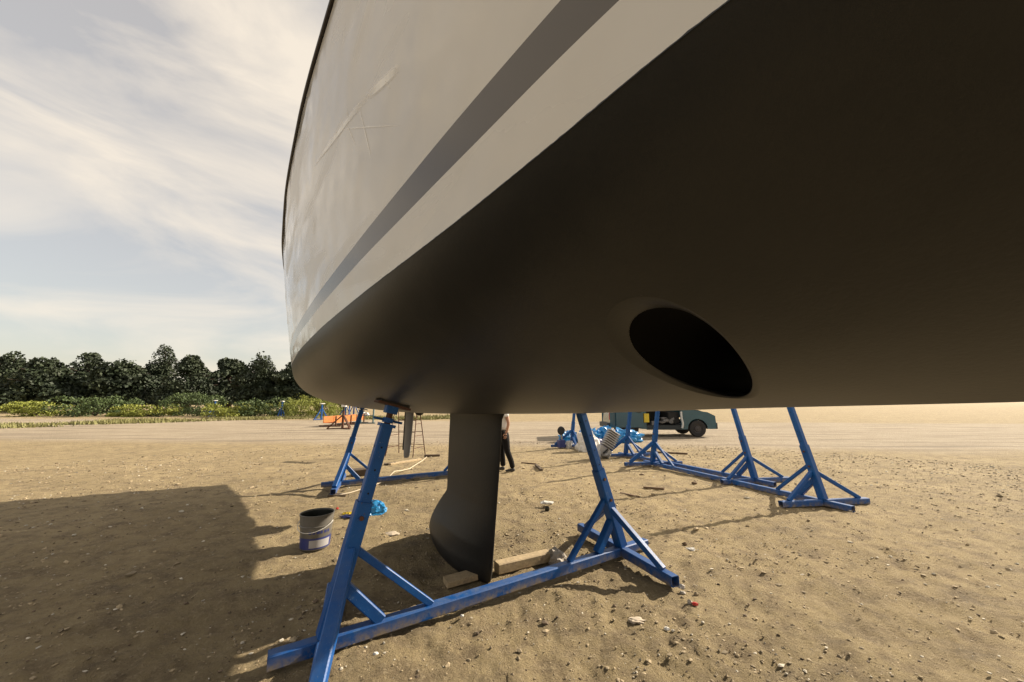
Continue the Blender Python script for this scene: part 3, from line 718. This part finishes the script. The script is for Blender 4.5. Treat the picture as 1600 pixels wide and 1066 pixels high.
rock(on(1070, 850), (.03, .015, .02), 'dark clod beyond the whitish stone', 12, 'twig', 'clod', 'dirt_clod')
p = on(994, 968); crumple('torn_paper', p, (.055, .035, .012), 'paper', 'torn tan piece of cardboard on the dirt in front of the cradle foot', 'cardboard', 11, amp=.4, sub=3)
rock(on(1042, 984), (.02, .016, .012), 'small pale pebble at the lower right of the dirt', 13, 'white')
rock(on(722, 962), (.014, .012, .008), 'tiny white stone in front of the beam', 14, 'white')
rock(on(587, 1021), (.018, .014, .012), 'small pale stone in front of the near post', 15, 'white')
rock(on(612, 832), (.10, .07, .02), 'flat pale stone at the edge of the keel shadow', 16, 'paper')
rock(on(1085, 757), (.06, .04, .03), 'brown clod on the dirt below the long beam at the right', 17, 'twig', 'clod', 'dirt_clod')
rock(on(1003, 742), (.06, .04, .03), 'brown clod under the foot of the right empty cradle', 18, 'twig', 'clod', 'dirt_clod')
p = on(855, 790); b = MB().blob(p+Vector((.0, 0.02, .05)), (.10, .06, .022), 3, .4, 2, 3); mesh_thing(b, 'plaster_slab', 'white', 'whitish plaster slab lying behind a small black can', 'plaster', base=p)
p = on(855, 797); t = thing('black_can', p, 0, 'small black can in front of the whitish slab', 'can')
MB(False).lathe((0, 0, 0), [(0, 0), (.032, 0), (.034, .004), (.034, .056), (.030, .058), (.030, .04), (0, .04)], 20).obj('can_body', 'tar', t, smooth=40)
# rope across the rear cradle's beam
pts = [on(668, 712, .012), on(660, 719, .012), on(640, 732, .012), on(628, 738, .06), on(616, 744, .12), on(602, 751, .03), on(590, 756, .012), on(570, 762, .012), on(548, 768, .012), on(530, 772, .012)]
fine = []
for i in range(len(pts)-1):
    for k in range(4):
        t_ = k/4; fine.append(pts[i].lerp(pts[i+1], t_)+Vector((noise.noise(Vector((i+t_, 0, 3)))*.012, noise.noise(Vector((i+t_, 5, 3)))*.012, 0)))
mesh_thing(MB().tube(fine+[pts[-1]], .011, 6), 'rope', 'rope', 'thin pale rope lying over the rear cradle beam', 'rope', smooth=True)

# rusty trestles seen past the rudder
def trestle(px0, px1, pyb, H, label):
    a = on(px0, pyb); b = on(px1, pyb+2); d_ = (b-a); mid = (a+b)/2; ang = math.atan2(d_.y, d_.x); L_ = d_.length
    t = thing('trestle', mid, ang, label, 'trestle')
    for sx in (-1, 1):
        for sy in (-1, 1):
            MB(False).tube([(sx*L_/2, sy*.35, 0), (sx*(L_/2-.10), sy*.06, H)], .014, 6).obj('leg', 'rust', t, smooth=40)
        for z in (.25, .6, .95):
            yy = .35-.29*z/H; xx = sx*(L_/2-.10*z/H); MB(False).tube([(xx, -yy, z), (xx, yy, z)], .009, 6).obj('rung', 'rust', t, smooth=40)
    for z in (.3, .7, 1.05):
        for sy in (-1, 1):
            xx = L_/2-.10*z/H; yy = .35-.29*z/H; MB(False).tube([(-xx, sy*yy, z), (xx, sy*yy, z)], .008, 6).obj('rail', 'rust', t, smooth=40)
    MB(False).bar((-L_/2, 0, H+.02), (L_/2, 0, H+.02), .22, .03).obj('top_board', 'darkwood', t)
trestle(613, 655, 710, 1.5, 'rusty pipe trestle behind the grey rudder blade')

# black jack stand, orange skip barrier, posts far left
def jack_stand():
    b = on(535, 670); t = thing('boat_jack_stand', b, .2, 'rusty black tripod jack stand with white top in front of an orange box', 'boat stand')
    MB(False).tube([(0, 0, 0), (0, 0, 1.05)], .075, 10).obj('pole', 'rust', t, smooth=40)
    MB(False).tube([(0, 0, 1.05), (0, 0, 1.32)], .05, 10).obj('screw', 'black', t, smooth=40)
    MB(False).box((0, 0, 1.40), (.26, .26, .20)).obj('white_head', 'white', t)
    for a in (0, 120, 240):
        a = R(a+190); f = Vector((math.cos(a)*.85, math.sin(a)*.85, .03))
        MB(False).bar((0, 0, .85), f, .075, .075).obj('leg', 'rust', t)
        MB(False).bar((0, 0, .04), f, .06, .06).obj('base_bar', 'rust', t)
jack_stand()
def orange_box():
    a = on(522, 667); b = on(570, 661); d_ = b-a; ang = math.atan2(d_.y, d_.x); L_ = d_.length
    t = thing('orange_trough', (a+b)/2, ang, 'long low orange steel trough at the edge of the packed track', 'trough')
    MB(False).box((0, .05, .45), (L_, .04, .42)).obj('front_panel', 'orange', t)
    MB(False).box((0, .75, .45), (L_, .04, .42)).obj('back_panel', 'orange', t)
    MB(False).box((0, .40, .25), (L_-.05, .66, .03)).obj('floor_panel', 'orange', t)
    for x in (-.46, 0, .46):
        MB(False).bar((x*L_, .0, .05), (x*L_, .0, .68), .08, .06).obj('upright', 'rust', t)
        MB(False).bar((x*L_, -.35, .05), (x*L_, 1.1, .05), .08, .08).obj('skid', 'rust', t)
    crumple('sack', Vector((b.x-.3, b.y+.3, .52)), (.45, .3, .22), 'whitebag', 'pale sack lying in the right end of the orange trough', 'sack', 21, sub=3)
orange_box()
b = on(573, 662); t = thing('hoop_stand', b, .1, 'blue green steel hoop stand at the right end of the orange trough', 'stand')
hp = [(-.45, 0, 0)]+[(-.45+.45*(1-math.cos(a)), 0, 1.1+.3*math.sin(a)) for a in np.linspace(0, math.pi, 12)]+[(.45, 0, 0)]
MB(False).tube(hp, .06, 8).obj('hoop', 'teal', t, smooth=40); MB(False).bar((-.6, 0, .04), (.6, 0, .04), .1, .08).obj('base_bar', 'teal', t); MB(False).bar((-.44, 0, .6), (.44, 0, .6), .05, .05).obj('cross_bar', 'teal', t)

# far blue stands and drums along the left verge
def far_stand(px, Y, h_, label):
    p = atd(px, 640, Y); p.z = gz(p.x, p.y); t = thing('boat_stand', p, random.random()*3, label, 'boat stand', 'blue stands on the far verge')
    MB(False).bar((0, 0, 0), (0, 0, h_), .12, .12).obj('post', 'blue', t); MB(False).bar((-.7, 0, .06), (.7, 0, .06), .12, .12).obj('base', 'blue', t)
    for sx in (-1, 1): MB(False).bar((sx*.6, 0, .1), (0, 0, h_*.75), .08, .08).obj('brace', 'blue', t)
    MB(False).box((0, 0, h_+.05), (.35, .3, .08)).obj('pad', 'white', t)
for px, Y, h_, lb in [(503, 34, 1.4, 'far blue boat stand before the yellow green bushes, leftmost'), (540, 36, 1.7, 'far blue boat stand just left of the hull edge'), (546, 33, 1.5, 'far blue boat stand behind the orange trough'), (553, 37, 1.9, 'tallest far blue boat stand behind the orange trough'), (440, 40, 1.6, 'far blue boat stand out past the stern'), (335, 42, 1.7, 'far blue boat stand under the dark trees')]:
    far_stand(px, Y, h_, lb)

# outboard motor leaning on the middle empty cradle
def outboard():
    b = on(935, 716); t = thing('outboard_motor', b, .25, 'silver ribbed engine part leaning diagonally against the middle empty cradle', 'engine part')
    rot = Matrix.Rotation(R(32), 3, 'Y')
    def A(v): return rot@Vector(v)
    MB(False).box(A((0, 0, .62))+Vector((.06, 0, .0)), (.26, .14, .50), rot).obj('ribbed_case', 'clutter', t)
    for k in range(8):
        MB(False).box(A((0, -.03, .40+k*.065))+Vector((.06, 0, 0)), (.34, .22, .034), rot).obj('rib', 'alu', t)
    MB(False).box(A((.0, 0, .22))+Vector((.06, 0, 0)), (.40, .20, .24), rot).obj('lower_case', 'alu', t)
    MB(False).box(A((.10, -.11, .22))+Vector((.06, 0, 0)), (.12, .06, .22), rot).obj('cover', 'alu', t)
    MB(False).tube([A((-.12, -.1, .16)), A((-.1, -.16, .06)), A((-.05, -.15, .02))], .05, 10).obj('elbow_pipe', 'steel', t, smooth=40)
    MB(False).tube([A((.02, -.13, .33))+Vector((.06, 0, 0)), A((-.06, -.14, .15))+Vector((.06, 0, 0))], .02, 8).obj('rod', 'black', t)
    MB(False).blob((.20, -.05, .10), (.16, .12, .10), 2, .4, 2, 3).obj('flange', 'steel', t)
outboard()
p = on(921, 706, 0); crumple('white_sack', p+Vector((0, .25, 0)), (.34, .26, .46), 'whitebag', 'bulging white sack leaning behind the near cradle post', 'sack', 12, amp=.28, freq=1.4, rz=.3)
for px, py, sz, lb, sd in [(888, 690, (.38, .3, .34), 'blue plastic sheet heaped inside the leftmost empty cradle', 13), (925, 690, (.75, .4, .40), 'large heap of bright blue plastic sheet behind the white sack', 14), (948, 690, (.55, .35, .42), 'blue plastic sheet bunched left of the middle cradle post', 15), (978, 690, (.62, .4, .36), 'blue plastic sheet spread under the braces of the middle cradle', 16)]:
    crumple('plastic_sheet', on(px, py), sz, 'bag', lb, 'plastic sheet', sd, amp=.38, freq=2.2, rz=sd, group='blue plastic sheet heaps')
crumple('dark_crate', on(930, 700), (.45, .25, .25), 'navy', 'dark blue bundle under the bright blue plastic heap', 'bundle', 19, amp=.3)
def pump():
    b = on(877, 700); t = thing('hand_winch', b, .4, 'dark winch with a round handle on the left corner of the leftmost empty cradle', 'winch')
    MB(False).box((0, 0, .16), (.24, .2, .26)).obj('gear_box', 'navy', t); MB(False).tube([(0, -.06, .30), (-.05, -.08, .58)], .03, 8).obj('arm', 'steel', t)
    MB(False).lathe((-.05, -.1, .62), [(0, -.04), (.13, -.04), (.15, 0), (.13, .04), (0, .04)], 20, 'Y').obj('wheel', 'black', t, smooth=40)
    MB(False).box((.30, -.05, .12), (.20, .14, .26), rotz(.3)).obj('white_can', 'white', t)
pump()
plank('white_box', on(886, 696), on(897, 697), .18, .13, 'white', 'small white carton on the beam of the leftmost empty cradle', 'carton')

# ---------------------------------------------------------------- van
def van():
    Y = 17.6; rf = atd(1091, 674, Y); rr = atd(986, 676, Y+.1); rf.z = rr.z = 0; ax = (rf-rr); wb = ax.length; ang = math.atan2(ax.y, ax.x)
    t = thing('parked_van', (rf+rr)/2, ang, 'teal parked van with its side door open and dusty wheels', 'van')
    X0, X1 = -wb/2-.95, wb/2+.85; WY = 0.0; D_ = 1.85; k = wb/2; r = .37
    def arch(cx, z0, n=12): return [(cx+.46*math.cos(a), z0+.46*math.sin(a)) for a in np.linspace(math.pi, 0, n)]
    def side(y, outer):
        # lower body: outline with wheel arches; open bay between o0 and o1
        o0, o1 = -.80, .78
        rear = [(X0, .42)]+[(x, z) for x, z in arch(-k, .36) if z > .33]+[(o0, .34), (o0, .62), (o0, 2.05), (X0+.12, 2.05), (X0, 1.2)]
        front = [(o1, .34), (k-.47, .34)]+arch(k, .36)+[(X1-.05, .36), (X1, .5), (X1-.02, .95), (X1-.35, 1.12), (o1+.62, 1.22), (o1+.02, 2.05), (o1, 2.05)]
        for pl, nm in ((rear, 'rear_side_panel'), (front, 'front_side_panel')):
            n_ = len(pl); vs = [(x, y, z) for x, z in pl]+[(x, y+.05*outer, z) for x, z in pl]
            fs = [tuple(range(n_)), tuple(range(n_, 2*n_))[::-1]]+[(i, (i+1) % n_, n_+(i+1) % n_, n_+i) for i in range(n_)]
            MB(False).add(vs, fs).obj(nm, 'van', t)
        MB(False).box(((o0+o1)/2, y+.03*outer, .42), (o1-o0-.004, .07, .20)).obj('sill', 'vandark', t)
        MB(False).box((o0-.25, y-.012*outer, .74), (.35, .03, .10)).obj('rub_strip', 'vandark', t)
    side(-.0, 1); side(D_, -1)
    MB(False).box(((-.55+.78)/2, .9, .47), (X1-X0-1.2, 1.6, .12)).obj('floor', 'interior', t)
    MB(False).box(((X0+.9)/2, D_/2, 2.07), (.9-X0, D_-.04, .06)).obj('roof', 'van', t)
    MB(False).add([(.85, .05, 2.07), (.85, D_-.05, 2.07), (X1-.75, D_-.1, 1.24), (X1-.75, .1, 1.24)], [(0, 1, 2, 3)]).obj('windscreen', 'glass', t)
    MB(False).add([(X1-.75, .06, 1.22), (X1-.75, D_-.06, 1.22), (X1-.02, D_-.1, .96), (X1-.02, .1, .96), (X1-.02, .1, .45), (X1-.02, D_-.1, .45)], [(0, 1, 2, 3), (3, 2, 5, 4)]).obj('bonnet', 'van', t)
    MB(False).box((X1+.02, D_/2, .5), (.12, D_-.1, .28)).obj('front_bumper', 'vandark', t)
    MB(False).box((X0-.05, D_/2, .5), (.16, D_-.05, .22)).obj('rear_bumper', 'vandark', t)
    MB(False).add([(X0+.01, .04, .5), (X0+.01, D_-.04, .5), (X0+.12, D_-.04, 2.05), (X0+.12, .04, 2.05)], [(0, 1, 2, 3)]).obj('tailgate', 'van', t)
    MB(False).box((X0+.02, .10, .95), (.06, .12, .35)).obj('tail_light', 'red', t)
    MB(False).box((X1-.03, .18, .80), (.08, .28, .16)).obj('headlight', 'silver', t)
    for sx, cx in ((-1, -k), (1, k)):
        for y, o_ in ((-.02, 1), (D_-.2, -1)):
            MB(False).lathe((cx, y+.11, r), [(.20, -.10), (.30, -.11), (r-.02, -.105), (r, -.08), (r, .08), (r-.02, .105), (.2, .10)], 36, 'Y').obj('tyre', 'tyre', t, smooth=40)
            wl = MB(False).lathe((cx, y+.11, r), [(.215, -.10), (.21, -.06), (.15, -.05), (.13, -.085), (.06, -.09), (.05, -.11), (0, -.11)], 36, 'Y').obj('rim', 'rim', t, smooth=40)
        if True:
            a_ = MB(False).lathe((cx, .25, .36), [(.46, -.2), (.46, .3)], 24, 'Y', 0, math.pi).obj('wheel_arch_liner', 'vandark', t)
    # things seen through the open side
    MB(False).box((.1, 1.5, 1.1), (1.3, .05, 1.3)).obj('inner_wall', 'interior', t)
    MB(False).box((.55, .8, .85), (.5, 1.2, .55)).obj('seat_base', 'interior', t)
    MB(False).box((-.42, .12, .62), (.26, .18, .18)).obj('grey_crate', 'clutter', t)
    for x, y, z, sx, sy, sz, q in [(.0, .2, .66, .22, .1, .06, .5), (.22, .25, .72, .20, .08, .07, -.4), (.40, .2, .68, .14, .1, .10, .3), (.12, .35, .82, .25, .1, .06, .2), (.5, .3, .82, .16, .12, .10, 1), (-.2, .3, .86, .16, .12, .08, .1)]:
        MB(False).blob((x, y, z), (sx*.7, sy*1.1, sz), 2, .6, 2.2, x*9+z).obj('clutter', 'clutter', t)
    MB(False).box((-.82, -.05, .86), (.24, .10, .40), rotz(.1)).obj('yellow_container', 'yellow', t)
    MB(False).tube([(.80, -.04, 1.15), (.80, -.045, .85), (.84, -.05, .66), (.84, -.05, .55), (.80, -.04, .40)], .05, 8).obj('door_edge_strip', 'silver', t, smooth=40)
    MB(False).box((-.3-1.3, -.09, 1.2), (1.25, .05, 1.55)).obj('sliding_door', 'van', t)
    MB(False).box((-.3-1.3, -.118, 1.55), (.95, .012, .55)).obj('door_window', 'glass', t)
    MB(False).box((-1.15, -.125, 1.12), (.18, .03, .05)).obj('door_handle', 'vandark', t)
van()

# ---------------------------------------------------------------- man standing behind the keel
def skinned(name, joints, edges, mat_, parent, sub=2, root=0):
    me = bpy.data.meshes.new(name); me.from_pydata([j[:3] for j in joints], edges, []); o = bpy.data.objects.new(name, me); COL.objects.link(o)
    mo = o.modifiers.new('s', 'SKIN'); mo.use_smooth_shade = True
    for i, j in enumerate(joints):
        r_ = j[3] if isinstance(j[3], tuple) else (j[3], j[3])
        me.skin_vertices[0].data[i].radius = r_; me.skin_vertices[0].data[i].use_root = (i == root)
    o.modifiers.new('u', 'SUBSURF').levels = sub; o.modifiers['u'].render_levels = sub
    dg = bpy.context.evaluated_depsgraph_get(); dg.update(); ev = o.evaluated_get(dg); m2 = bpy.data.meshes.new_from_object(ev)
    o.modifiers.clear(); o.data = m2; m2.name = name; m2.materials.clear(); m2.materials.append(M[mat_]); o.parent = parent
    m2.polygons.foreach_set('use_smooth', [True]*len(m2.polygons))
    return o
def man():
    b = on(786, 735); t = thing('person', b, 0, 'man in white t-shirt and black trousers standing behind the keel, one hand at his hip', 'person')
    t.scale = (1, 1, 1)
    # faces left (-x) and a little toward the camera; near arm (his left) hangs on the camera's right side
    body = [(0, 0, .95, (.13, .15)), (0, 0, 1.08, (.125, .15)), (.0, 0, 1.25, (.135, .175)), (.0, 0, 1.40, (.12, .18)), (0, 0, 1.50, (.05, .055)), (-.01, 0, 1.56, .05), (-.02, 0, 1.63, (.085, .075)), (-.025, 0, 1.72, (.095, .08)), (-.02, 0, 1.78, (.06, .055)),
            (.05, -.19, 1.42, .055), (.10, -.22, 1.25, .045), (.13, -.23, 1.12, .04), (.10, -.24, .98, .032), (.07, -.235, .89, .026),
            (-.03, .19, 1.42, .055), (-.04, .23, 1.2, .044), (-.08, .22, 1.0, .034), (-.10, .2, .88, .026)]
    e = [(0, 1), (1, 2), (2, 3), (3, 4), (4, 5), (5, 6), (6, 7), (7, 8), (3, 9), (9, 10), (10, 11), (11, 12), (12, 13), (3, 14), (14, 15), (15, 16), (16, 17)]
    bd = skinned('body', body, e, 'skin', t)
    # hands
    for hx, hy, hz, sd in ((.07, -.235, .89, -1), (-.10, .2, .88, 1)):
        j = [(hx, hy, hz, (.02, .028)), (hx-.01, hy, hz-.05, (.018, .036))]; ed = [(0, 1)]
        h = skinned('hand', j, ed, 'skin', t, 1)
        for k, (ln, off) in enumerate([(.062, -.027), (.072, -.009), (.068, .009), (.054, .026)]):
            skinned('finger', [(hx-.01+off, hy, hz-.06, .0085), (hx-.014+off, hy+.004, hz-.06-ln*.55, .008), (hx-.03+off, hy+.006, hz-.06-ln, .0065)], [(0, 1), (1, 2)], 'skin', h, 1)
        skinned('thumb', [(hx-.03, hy, hz-.01, .011), (hx-.055, hy, hz-.035, .010), (hx-.065, hy, hz-.065, .008)], [(0, 1), (1, 2)], 'skin', h, 1)
    # head details
    MB(False).blob((-.02, 0, 1.76), (.108, .092, .085), 3, .08, 2, 1).obj('hair', 'hair', t, smooth=True)
    MB(False).blob((-.128, 0, 1.675), (.02, .013, .022), 2, 0).obj('nose', 'skin', t, smooth=True)
    for sy in (-1, 1):
        MB(False).blob((-.105, sy*.032, 1.70), (.012, .012, .009), 2, 0).obj('eye', 'hole', t, smooth=True)
        MB(False).blob((-.01, sy*.083, 1.68), (.02, .012, .03), 2, 0).obj('ear', 'skin', t, smooth=True)
    MB(False).blob((-.108, 0, 1.635), (.01, .025, .006), 2, 0).obj('mouth', 'rust', t, smooth=True)
    # clothes
    sh = [(0, 0, .93, (.155, .175)), (0, 0, 1.08, (.15, .175)), (0, 0, 1.25, (.155, .195)), (0, 0, 1.41, (.135, .19)), (0, 0, 1.49, (.07, .08)), (.05, -.21, 1.41, .072), (.085, -.245, 1.26, .068), (-.03, .21, 1.41, .072), (-.04, .25, 1.26, .068)]
    skinned('t_shirt', sh, [(0, 1), (1, 2), (2, 3), (3, 4), (3, 5), (5, 6), (3, 7), (7, 8)], 'shirt', t)
    tr = [(0, 0, .97, (.145, .165)), (0, 0, .88, (.145, .165)), (.06, -.09, .76, (.105, .10)), (.10, -.10, .47, (.075, .075)), (.19, -.10, .26, (.07, .065)), (.235, -.10, .08, (.066, .06)),
          (-.03, .09, .76, (.10, .10)), (-.04, .10, .48, (.078, .075)), (-.01, .10, .25, (.07, .065)), (.0, .10, .09, (.068, .06))]
    skinned('trousers', tr, [(0, 1), (1, 2), (2, 3), (3, 4), (4, 5), (1, 6), (6, 7), (7, 8), (8, 9)], 'trouser', t)
    for x, y, a in ((.24, -.10, .35), (.0, .10, .0)):
        skinned('shoe', [(x+.05, y, .055, (.045, .05)), (x-.03, y, .05, (.042, .045)), (x-.13, y-.02, .035, (.042, .03)), (x-.19, y-.025, .03, (.035, .02))], [(0, 1), (1, 2), (2, 3)], 'shoe', t, 1)
man()

# ---------------------------------------------------------------- trees, bushes, verge
def leaves(n, size, shape, seed):
    rg = np.random.default_rng(seed); vs = []; fs = []
    cl = rg.random((max(40, n//60), 3))*2-1; 
    pts = []
    while len(pts) < n:
        c = cl[rg.integers(len(cl))]; q = c+rg.standard_normal(3)*.13
        if shape(q): pts.append(q)
    return pts
def foliage(name, m, parent, pts, scale, off, size, seed):
    rg = np.random.default_rng(seed); mb = MB(False); P_ = np.array(pts)*np.array(scale)+np.array(off); n = len(P_)
    a = rg.standard_normal((n, 3)); a /= np.linalg.norm(a, axis=1)[:, None]; b = np.cross(a, rg.standard_normal((n, 3))); b /= np.linalg.norm(b, axis=1)[:, None]
    sz = size*(.6+.8*rg.random(n))[:, None]; V = np.stack([P_-a*sz-b*sz*.5, P_+a*sz*.2-b*sz*.75, P_+a*sz, P_-a*sz*.1+b*sz*.7], 1).reshape(-1, 3)
    me = bpy.data.meshes.new(name); me.from_pydata(V.tolist(), [], np.arange(4*n).reshape(n, 4).tolist()); me.materials.append(M[m])
    o = bpy.data.objects.new(name, me); COL.objects.link(o); o.parent = parent; return o
def tree(px, Y, H, wd, m, label, seed, name='pine_tree', n=12000, group='trees behind the yard'):
    p = atd(px, 640, Y); p.z = gz(p.x, p.y); t = thing(name, p, 0, label, 'tree', group); rg = random.Random(seed)
    tr = MB(False).tube([(0, 0, 0), (.1, 0, H*.3), (.0, .1, H*.6), (.05, 0, H*.9)], [wd*.06, wd*.045, wd*.03, .04], 8)
    for k in range(9):
        a = rg.random()*6.28; z = H*(.25+.06*k); l = wd*.38*(1-.06*k); tr.tube([(0, 0, z), (math.cos(a)*l*.5, math.sin(a)*l*.5, z+l*.25), (math.cos(a)*l, math.sin(a)*l, z+l*.3)], [.09, .06, .02], 5)
    tr.obj('trunk', 'bark', t, smooth=True)
    conic = name == 'pine_tree'
    def shp(q):
        z = (q[2]+1)/2
        if z < 0 or z > 1: return False
        r_ = (1-z**1.6*.8)*.95 if conic else math.sqrt(max(0, 1-(2*z-1)**2))
        return math.hypot(q[0], q[1]) < r_*(.75+.35*noise.noise(Vector((q[0]*2, q[1]*2, q[2]*3+seed))))
    foliage('crown', m, t, leaves(n, 0, shp, seed), (wd/2, wd/2, H*.44), (0, 0, H*.58), wd*.017, seed)
    return t
k = 0
LB = ['dense dark pine', 'ragged dark pine', 'broad dark pine', 'slim dark pine']
for i, (px, Y, H, wd) in enumerate([(535, 60, 8.2, 10), (497, 57, 8.8, 9.5), (455, 60, 8.0, 13), (398, 58, 9.6, 9.5), (352, 66, 9.0, 15), (290, 60, 8.9, 11), (245, 70, 12.2, 9.5), (183, 61, 8.4, 15), (125, 66, 10.1, 12.5), (60, 57, 8.2, 14), (5, 62, 9.8, 12), (-60, 60, 7.6, 10)]):
    where = ['straight above the jack stand', 'just behind the yellow green bushes', 'just left of the stern', 'second out from the stern', 'third out from the stern', 'in the middle of the left treeline', 'tallest of the left treeline', 'low between two taller ones', 'left of the low gap', 'second from the left edge', 'leftmost full crown', 'cut by the left edge'][i]
    tree(px, Y, H, wd, 'leafdark', LB[i % 4]+' in the treeline, '+where, 40+i)
def bush(px, Y, H, wd, m, label, seed, group='bushes on the verge', name='bush'):
    p = atd(px, 640, Y); p.z = gz(p.x, p.y); t = thing(name, p, 0, label, 'bush', group)
    st = MB(False)
    for q in range(6): a = q*1.05; st.tube([(0, 0, 0), (math.cos(a)*wd*.2, math.sin(a)*wd*.2, H*.6)], [.05, .02], 5)
    st.obj('stems', 'bark', t)
    def shp(q): return q[2] > -1 and q[0]**2+q[1]**2+max(q[2], 0)**2*.8 < .85+1.3*noise.noise(Vector((q[0]*2.2, q[1]*2.2, seed*1.7)))
    foliage('foliage', m, t, leaves(4000, 0, shp, seed), (wd/2, wd/2, H*.5), (0, 0, H*.5), wd*.014, seed)
for i, (px, Y, H, wd, m, lb) in enumerate([(499, 40, 2.0, 3.6, 'leafyel', 'yellow green bush nearest the hull edge on the left'), (517, 42, 1.9, 3.0, 'leafyel', 'yellow green bush behind the jack stand'), (470, 41, 2.3, 4, 'leafyel', 'yellow green bush just out from the stern'), (425, 43, 2.0, 7.2, 'leafmid', 'mid green bush beyond the stern'), (375, 42, 1.5, 6.6, 'leafyel', 'low yellow bush below the pines'), (310, 44, 2.6, 6.0, 'leafmid', 'large mid green bush left of centre'), (235, 43, 1.4, 7, 'leafyel', 'yellow bush at left of the verge'), (150, 44, 2.3, 7.5, 'leafmid', 'mid green bush near the left edge'), (55, 43, 1.6, 6.2, 'leafyel', 'leftmost yellow bush on the verge')]):
    bush(px, Y, H, wd, m, lb, 70+i)
def verge():
    rg = np.random.default_rng(5); N = 14000; mb = []
    ang = R(-62)+R(60)*rg.random(N); dist = 34+6.5*rg.random(N)+2*np.sin(ang*9); x = dist*np.tan(ang)*.0+dist*np.sin(ang)*1.25; y = dist*np.cos(ang)*1.0+3
    keep = vnoise(x*.5, y*.5, 21) > .32; x = x[keep]; y = y[keep]; N = len(x); h = .12+.35*rg.random(N)*vnoise(x*.3, y*.3, 22); a = rg.random(N)*6.28; w_ = .05
    V = np.stack([np.stack([x-w_*np.cos(a), y-w_*np.sin(a), 0*x-.02], -1), np.stack([x+w_*np.cos(a), y+w_*np.sin(a), 0*x-.02], -1), np.stack([x+.15*np.sin(a), y+.1*np.cos(a), h], -1)], 1).reshape(-1, 3)
    me = bpy.data.meshes.new('dry_grass'); me.from_pydata(V.tolist(), [], np.arange(3*N).reshape(N, 3).tolist()); me.materials.append(M['grass'])
    o = bpy.data.objects.new('dry_grass', me); COL.objects.link(o); tag(o, 'strip of dry yellowish grass along the far verge', 'grass', kind='stuff')
verge()
